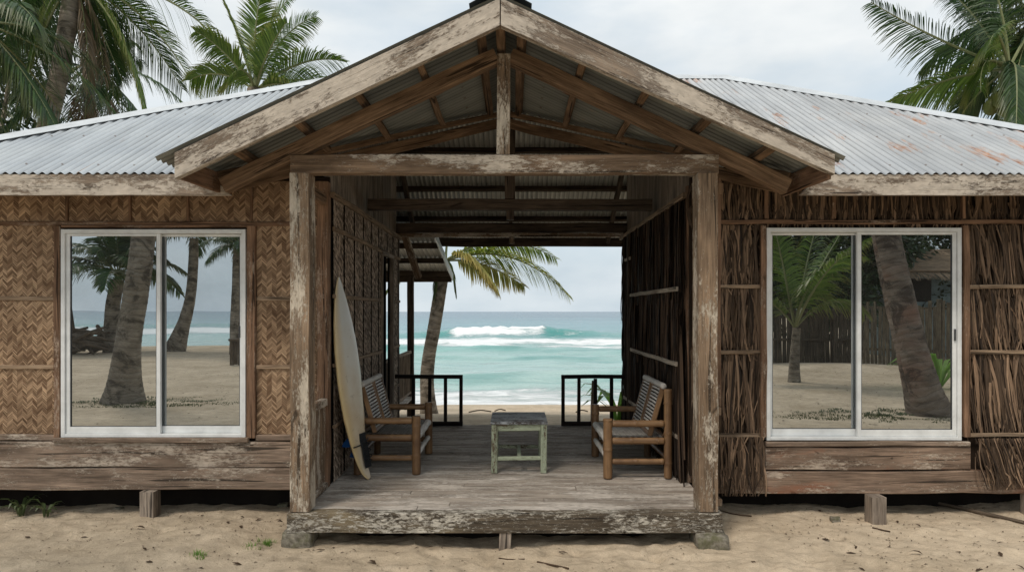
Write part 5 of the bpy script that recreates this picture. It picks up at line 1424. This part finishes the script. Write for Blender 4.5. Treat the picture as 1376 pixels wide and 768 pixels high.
for k, (px, D_, h, cr, lb) in enumerate(((1010, 24.5, 6.2, 2.4, 'leafy tree above the left end of the dark fence, mirrored in the right window'),
        (1085, 26.0, 6.8, 2.6, 'tall leafy tree behind the young palm, mirrored in the right window'), (1150, 24.5, 6.0, 2.2, 'leafy tree where the two fences meet, mirrored in the right window'),
        (1215, 27.5, 7.6, 2.7, 'leafy tree rising behind the leaning palm, mirrored in the right window'), (1290, 30.5, 8.2, 3.0, 'leafy tree rising behind the thatched hut, mirrored in the right window'), (1350, 28.0, 7.0, 2.6, 'leafy tree right of the thatched hut, mirrored in the right window'),
        (950, 27.0, 7.0, 2.8, 'leafy tree left of the fence, mirrored at the edge of the right window'))):
    leaf_tree(onG(V(px, 490, D_)), h, cr, lb, grp='leafy trees beyond the fence')
leaf_tree(Vector((-12.9, 16.5, -0.8)), 11.0, 2.3, 'dark leafy tree behind the palms at the far left', n=12000, lw=0.22)
leaf_tree(Vector((14.6, 17.5, -0.8)), 10.5, 2.0, 'dark leafy tree behind the palms at the far right', n=10000, lw=0.22)
# bright young plant by the fence
def arch_plant(name, base, n, ln, label, wd=0.05, mat='weed', cat='plant', up=0.9):
    b = Vector(base); t = thing(name, label, cat, b)
    for k in range(n):
        a = k*2.4+rnd(-.3, .3); d = Vector((math.cos(a), math.sin(a), 0)); l = ln*rnd(0.7, 1.1); u_ = up*rnd(0.7, 1.15)
        pts = [b+d*0.02, b+d*l*0.22+Vector((0, 0, l*0.45*u_)), b+d*l*0.5+Vector((0, 0, l*0.70*u_)), b+d*l*0.8+Vector((0, 0, l*0.72*u_)), b+d*l*1.0+Vector((0, 0, l*0.55*u_))]
        m = MB(); m.ribbon(pts, [wd*0.3, wd*0.8, wd*1.1, wd*0.8, wd*0.08], d.cross(Vector((0, 0, 1)))); m.build('leaf', M[mat], t)
    return t
arch_plant('young_palm', onG(V(1262, 500, 15)), 26, 1.25, 'bright green young palm beside the leaning trunk, mirrored in the right window', 0.09)
# ---- plants near the house ----
arch_plant('leafy_plant', onG(P(830, 560, 10.6)), 15, 0.62, 'bright green broad leaved plant behind the right railing', 0.11, up=1.15)
sp = MB(); c = onG(P(797, 560, 9.9)); sp.tube([c+Vector((0, 0, -0.2)), c+Vector((0, 0, 0.35)), c+Vector((0.01, 0, 0.72))], [0.04, 0.038, 0.03], 9)
tag(sp.build('wooden_stake', M['palebal']), 'pale weathered stake standing in the sand behind the right railing', 'stake')
for (px, py, d, n, ln, lb) in ((28, 690, 5.75, 18, 0.20, 'green weed in the shade at the far left corner of the house'), (62, 694, 5.70, 10, 0.13, 'small weed growing beside the far left weed under the floor'),
        (14, 668, 6.3, 16, 0.30, 'taller weed in the dark under the left end of the house')):
    arch_plant('weed', onG(P(px, py, d)), n, ln, lb, 0.022, 'grass', 'weed', 1.1)
for (px, py, d, n, lb) in ((358, 726, 5.06, 90, 'sparse grass tuft beside the left foundation block'), (268, 748, 4.72, 70, 'small grass tuft on the open sand at the left'), (340, 735, 4.93, 30, 'few thin grass blades between the two left tufts')):
    q = P(px, py, d); blades('grass_tuft', q.x, q.y, 0.07, 0.05, n, 0.015, 0.05, 'weed', lb, 0.005, None, 'grass tuft')
# litter
m = MB()
for _ in range(3200):
    x = rnd(-4.6, 4.6); y = rnd(4.35, 6.2)
    if abs(x) < 1.7 and y > 5.0: continue
    if noise.noise((x*0.9, y*1.4, 5))+rnd(-0.5, 0.5) < -0.05: continue
    l = rnd(0.009, 0.034)*(2.2 if random.random() < .06 else .8); a = rnd(0, 6.28); d = Vector((math.cos(a), math.sin(a)*0.8, rnd(-.1, .25))); p = Vector((x, y, ground_z(x, y)+0.004))
    m.ribbon([p, p+d*l*0.5+Vector((0, 0, 0.004)), p+d*l], [l*0.15, l*rnd(.25, .5), l*0.1], d.cross(Vector((0, 0, 1))).normalized())
for _ in range(2200):
    x = rnd(-14, -3) if random.random() < 0.5 else rnd(4, 14); y = rnd(-8, 2.5); l = rnd(0.02, 0.09)
    if noise.noise((x*0.7, y*1.1, 5))+rnd(-0.5, 0.5) < 0.0: continue
    a = rnd(0, 6.28); d = Vector((math.cos(a), math.sin(a)*0.8, rnd(-.05, .1))); p = Vector((x, y, ground_z(x, y)+0.006))
    m.ribbon([p, p+d*l*0.5+Vector((0, 0, 0.006)), p+d*l], [l*0.12, l*rnd(.25, .5), l*0.1], d.cross(Vector((0, 0, 1))).normalized())
tag(m.build('leaf_litter', M['leafdry']), 'scattered bits of dry leaf and bark on the sand', 'leaf litter', None, 'stuff')
def twig(px0, py0, d0, px1, py1, d1, r, label, nm='twig'):
    a, b_ = P(px0, py0, d0), P(px1, py1, d1); a.z = ground_z(a.x, a.y)+r; b_.z = ground_z(b_.x, b_.y)+r; c = (a+b_)/2+Vector((rnd(-.02, .02), rnd(-.02, .02), 0)); c.z = ground_z(c.x, c.y)+r*1.3
    tag(MB().tube(catmull([a, c, b_], 4), r, 6).build(nm, M['log'] if r > .012 else M['leafdry'], None), label, 'twig' if nm == 'twig' else 'stick')
twig(722, 750, 4.72, 764, 764, 4.53, 0.007, 'curved brown twig on the sand before the centre of the step')
twig(670, 748, 4.74, 705, 747, 4.75, 0.004, 'short straw coloured twig on the sand left of the curved one')
twig(960, 694, 5.8, 1010, 699, 5.7, 0.006, 'thin twig in the shade beside the right foundation block')
twig(1172, 712, 5.33, 1196, 716, 5.28, 0.006, 'short twig on the sand beside the right stilt')
twig(1230, 688, 6.2, 1376, 712, 5.45, 0.016, 'long dark pole lying under the right wing', 'pole')
for (px, py, d, r, lb) in ((128, 668, 6.4, 0.05, 'grey stick'),): twig(px, py, d, px+70, py+8, d-0.1, 0.02, 'grey driftwood stick in the dark under the left wing', 'stick')
for (px, py, d_, lb) in ((505, 752, 4.66, 'brown coconut husk scrap on the sand left of the centre stilt'), (1010, 757, 4.6, 'brown dry leaf curled on the sand in front of the right foundation block'), (182, 712, 5.3, 'dry brown leaf on the sand below the left stilt'), (1240, 748, 4.72, 'dry brown leaf on the sand in the right foreground')):
    q = onG(P(px, py, d_), 0.006); m = MB(); dr = Vector((math.cos(px), math.sin(px)*0.7, 0)).normalized()
    m.ribbon([q, q+dr*0.025+Vector((0, 0, 0.014)), q+dr*0.055+Vector((0, 0, 0.012)), q+dr*0.085], [0.006, 0.030, 0.026, 0.004], dr.cross(Vector((0, 0, 1))))
    tag(m.build('dry_leaf', M['leafdry']), lb, 'leaf')
def stone(px, py, d, r, lb):
    q = onG(P(px, py, d)); o = rock(q.x-r, q.x+r, q.y-r*.8, q.y+r*.8, q.z-r*.3, q.z+r*.7, 'stone', M['concrete'], None); tag(o, lb, 'stone')
stone(1122, 701, 5.55, 0.035, 'pale stone in the shade left of the right stilt')
stone(160, 686, 5.9, 0.03, 'pale stone in the shade left of the left stilt')
stone(381, 676, 6.0, 0.04, 'grey stone in the dark beside the left porch post')
# driftwood on the beach
for (px, py, d, w_, lb) in ((672, 548, 17.0, 0.28, 'small dark lump of driftwood at the water line, left of centre'), (645, 552, 16.2, 0.55, 'flat strip of driftwood at the water line by the left railing'), (782, 551, 16.3, 0.30, 'thin branch at the water line behind the right railing')):
    q = onG(P(px, py, d), 0.02); tag(MB().tube(catmull([q-Vector((w_/2, 0, 0)), q+Vector((0, 0.05, 0.04)), q+Vector((w_/2, 0.03, 0.01))], 4), 0.016, 7).build('driftwood', M['log']), lb, 'driftwood')
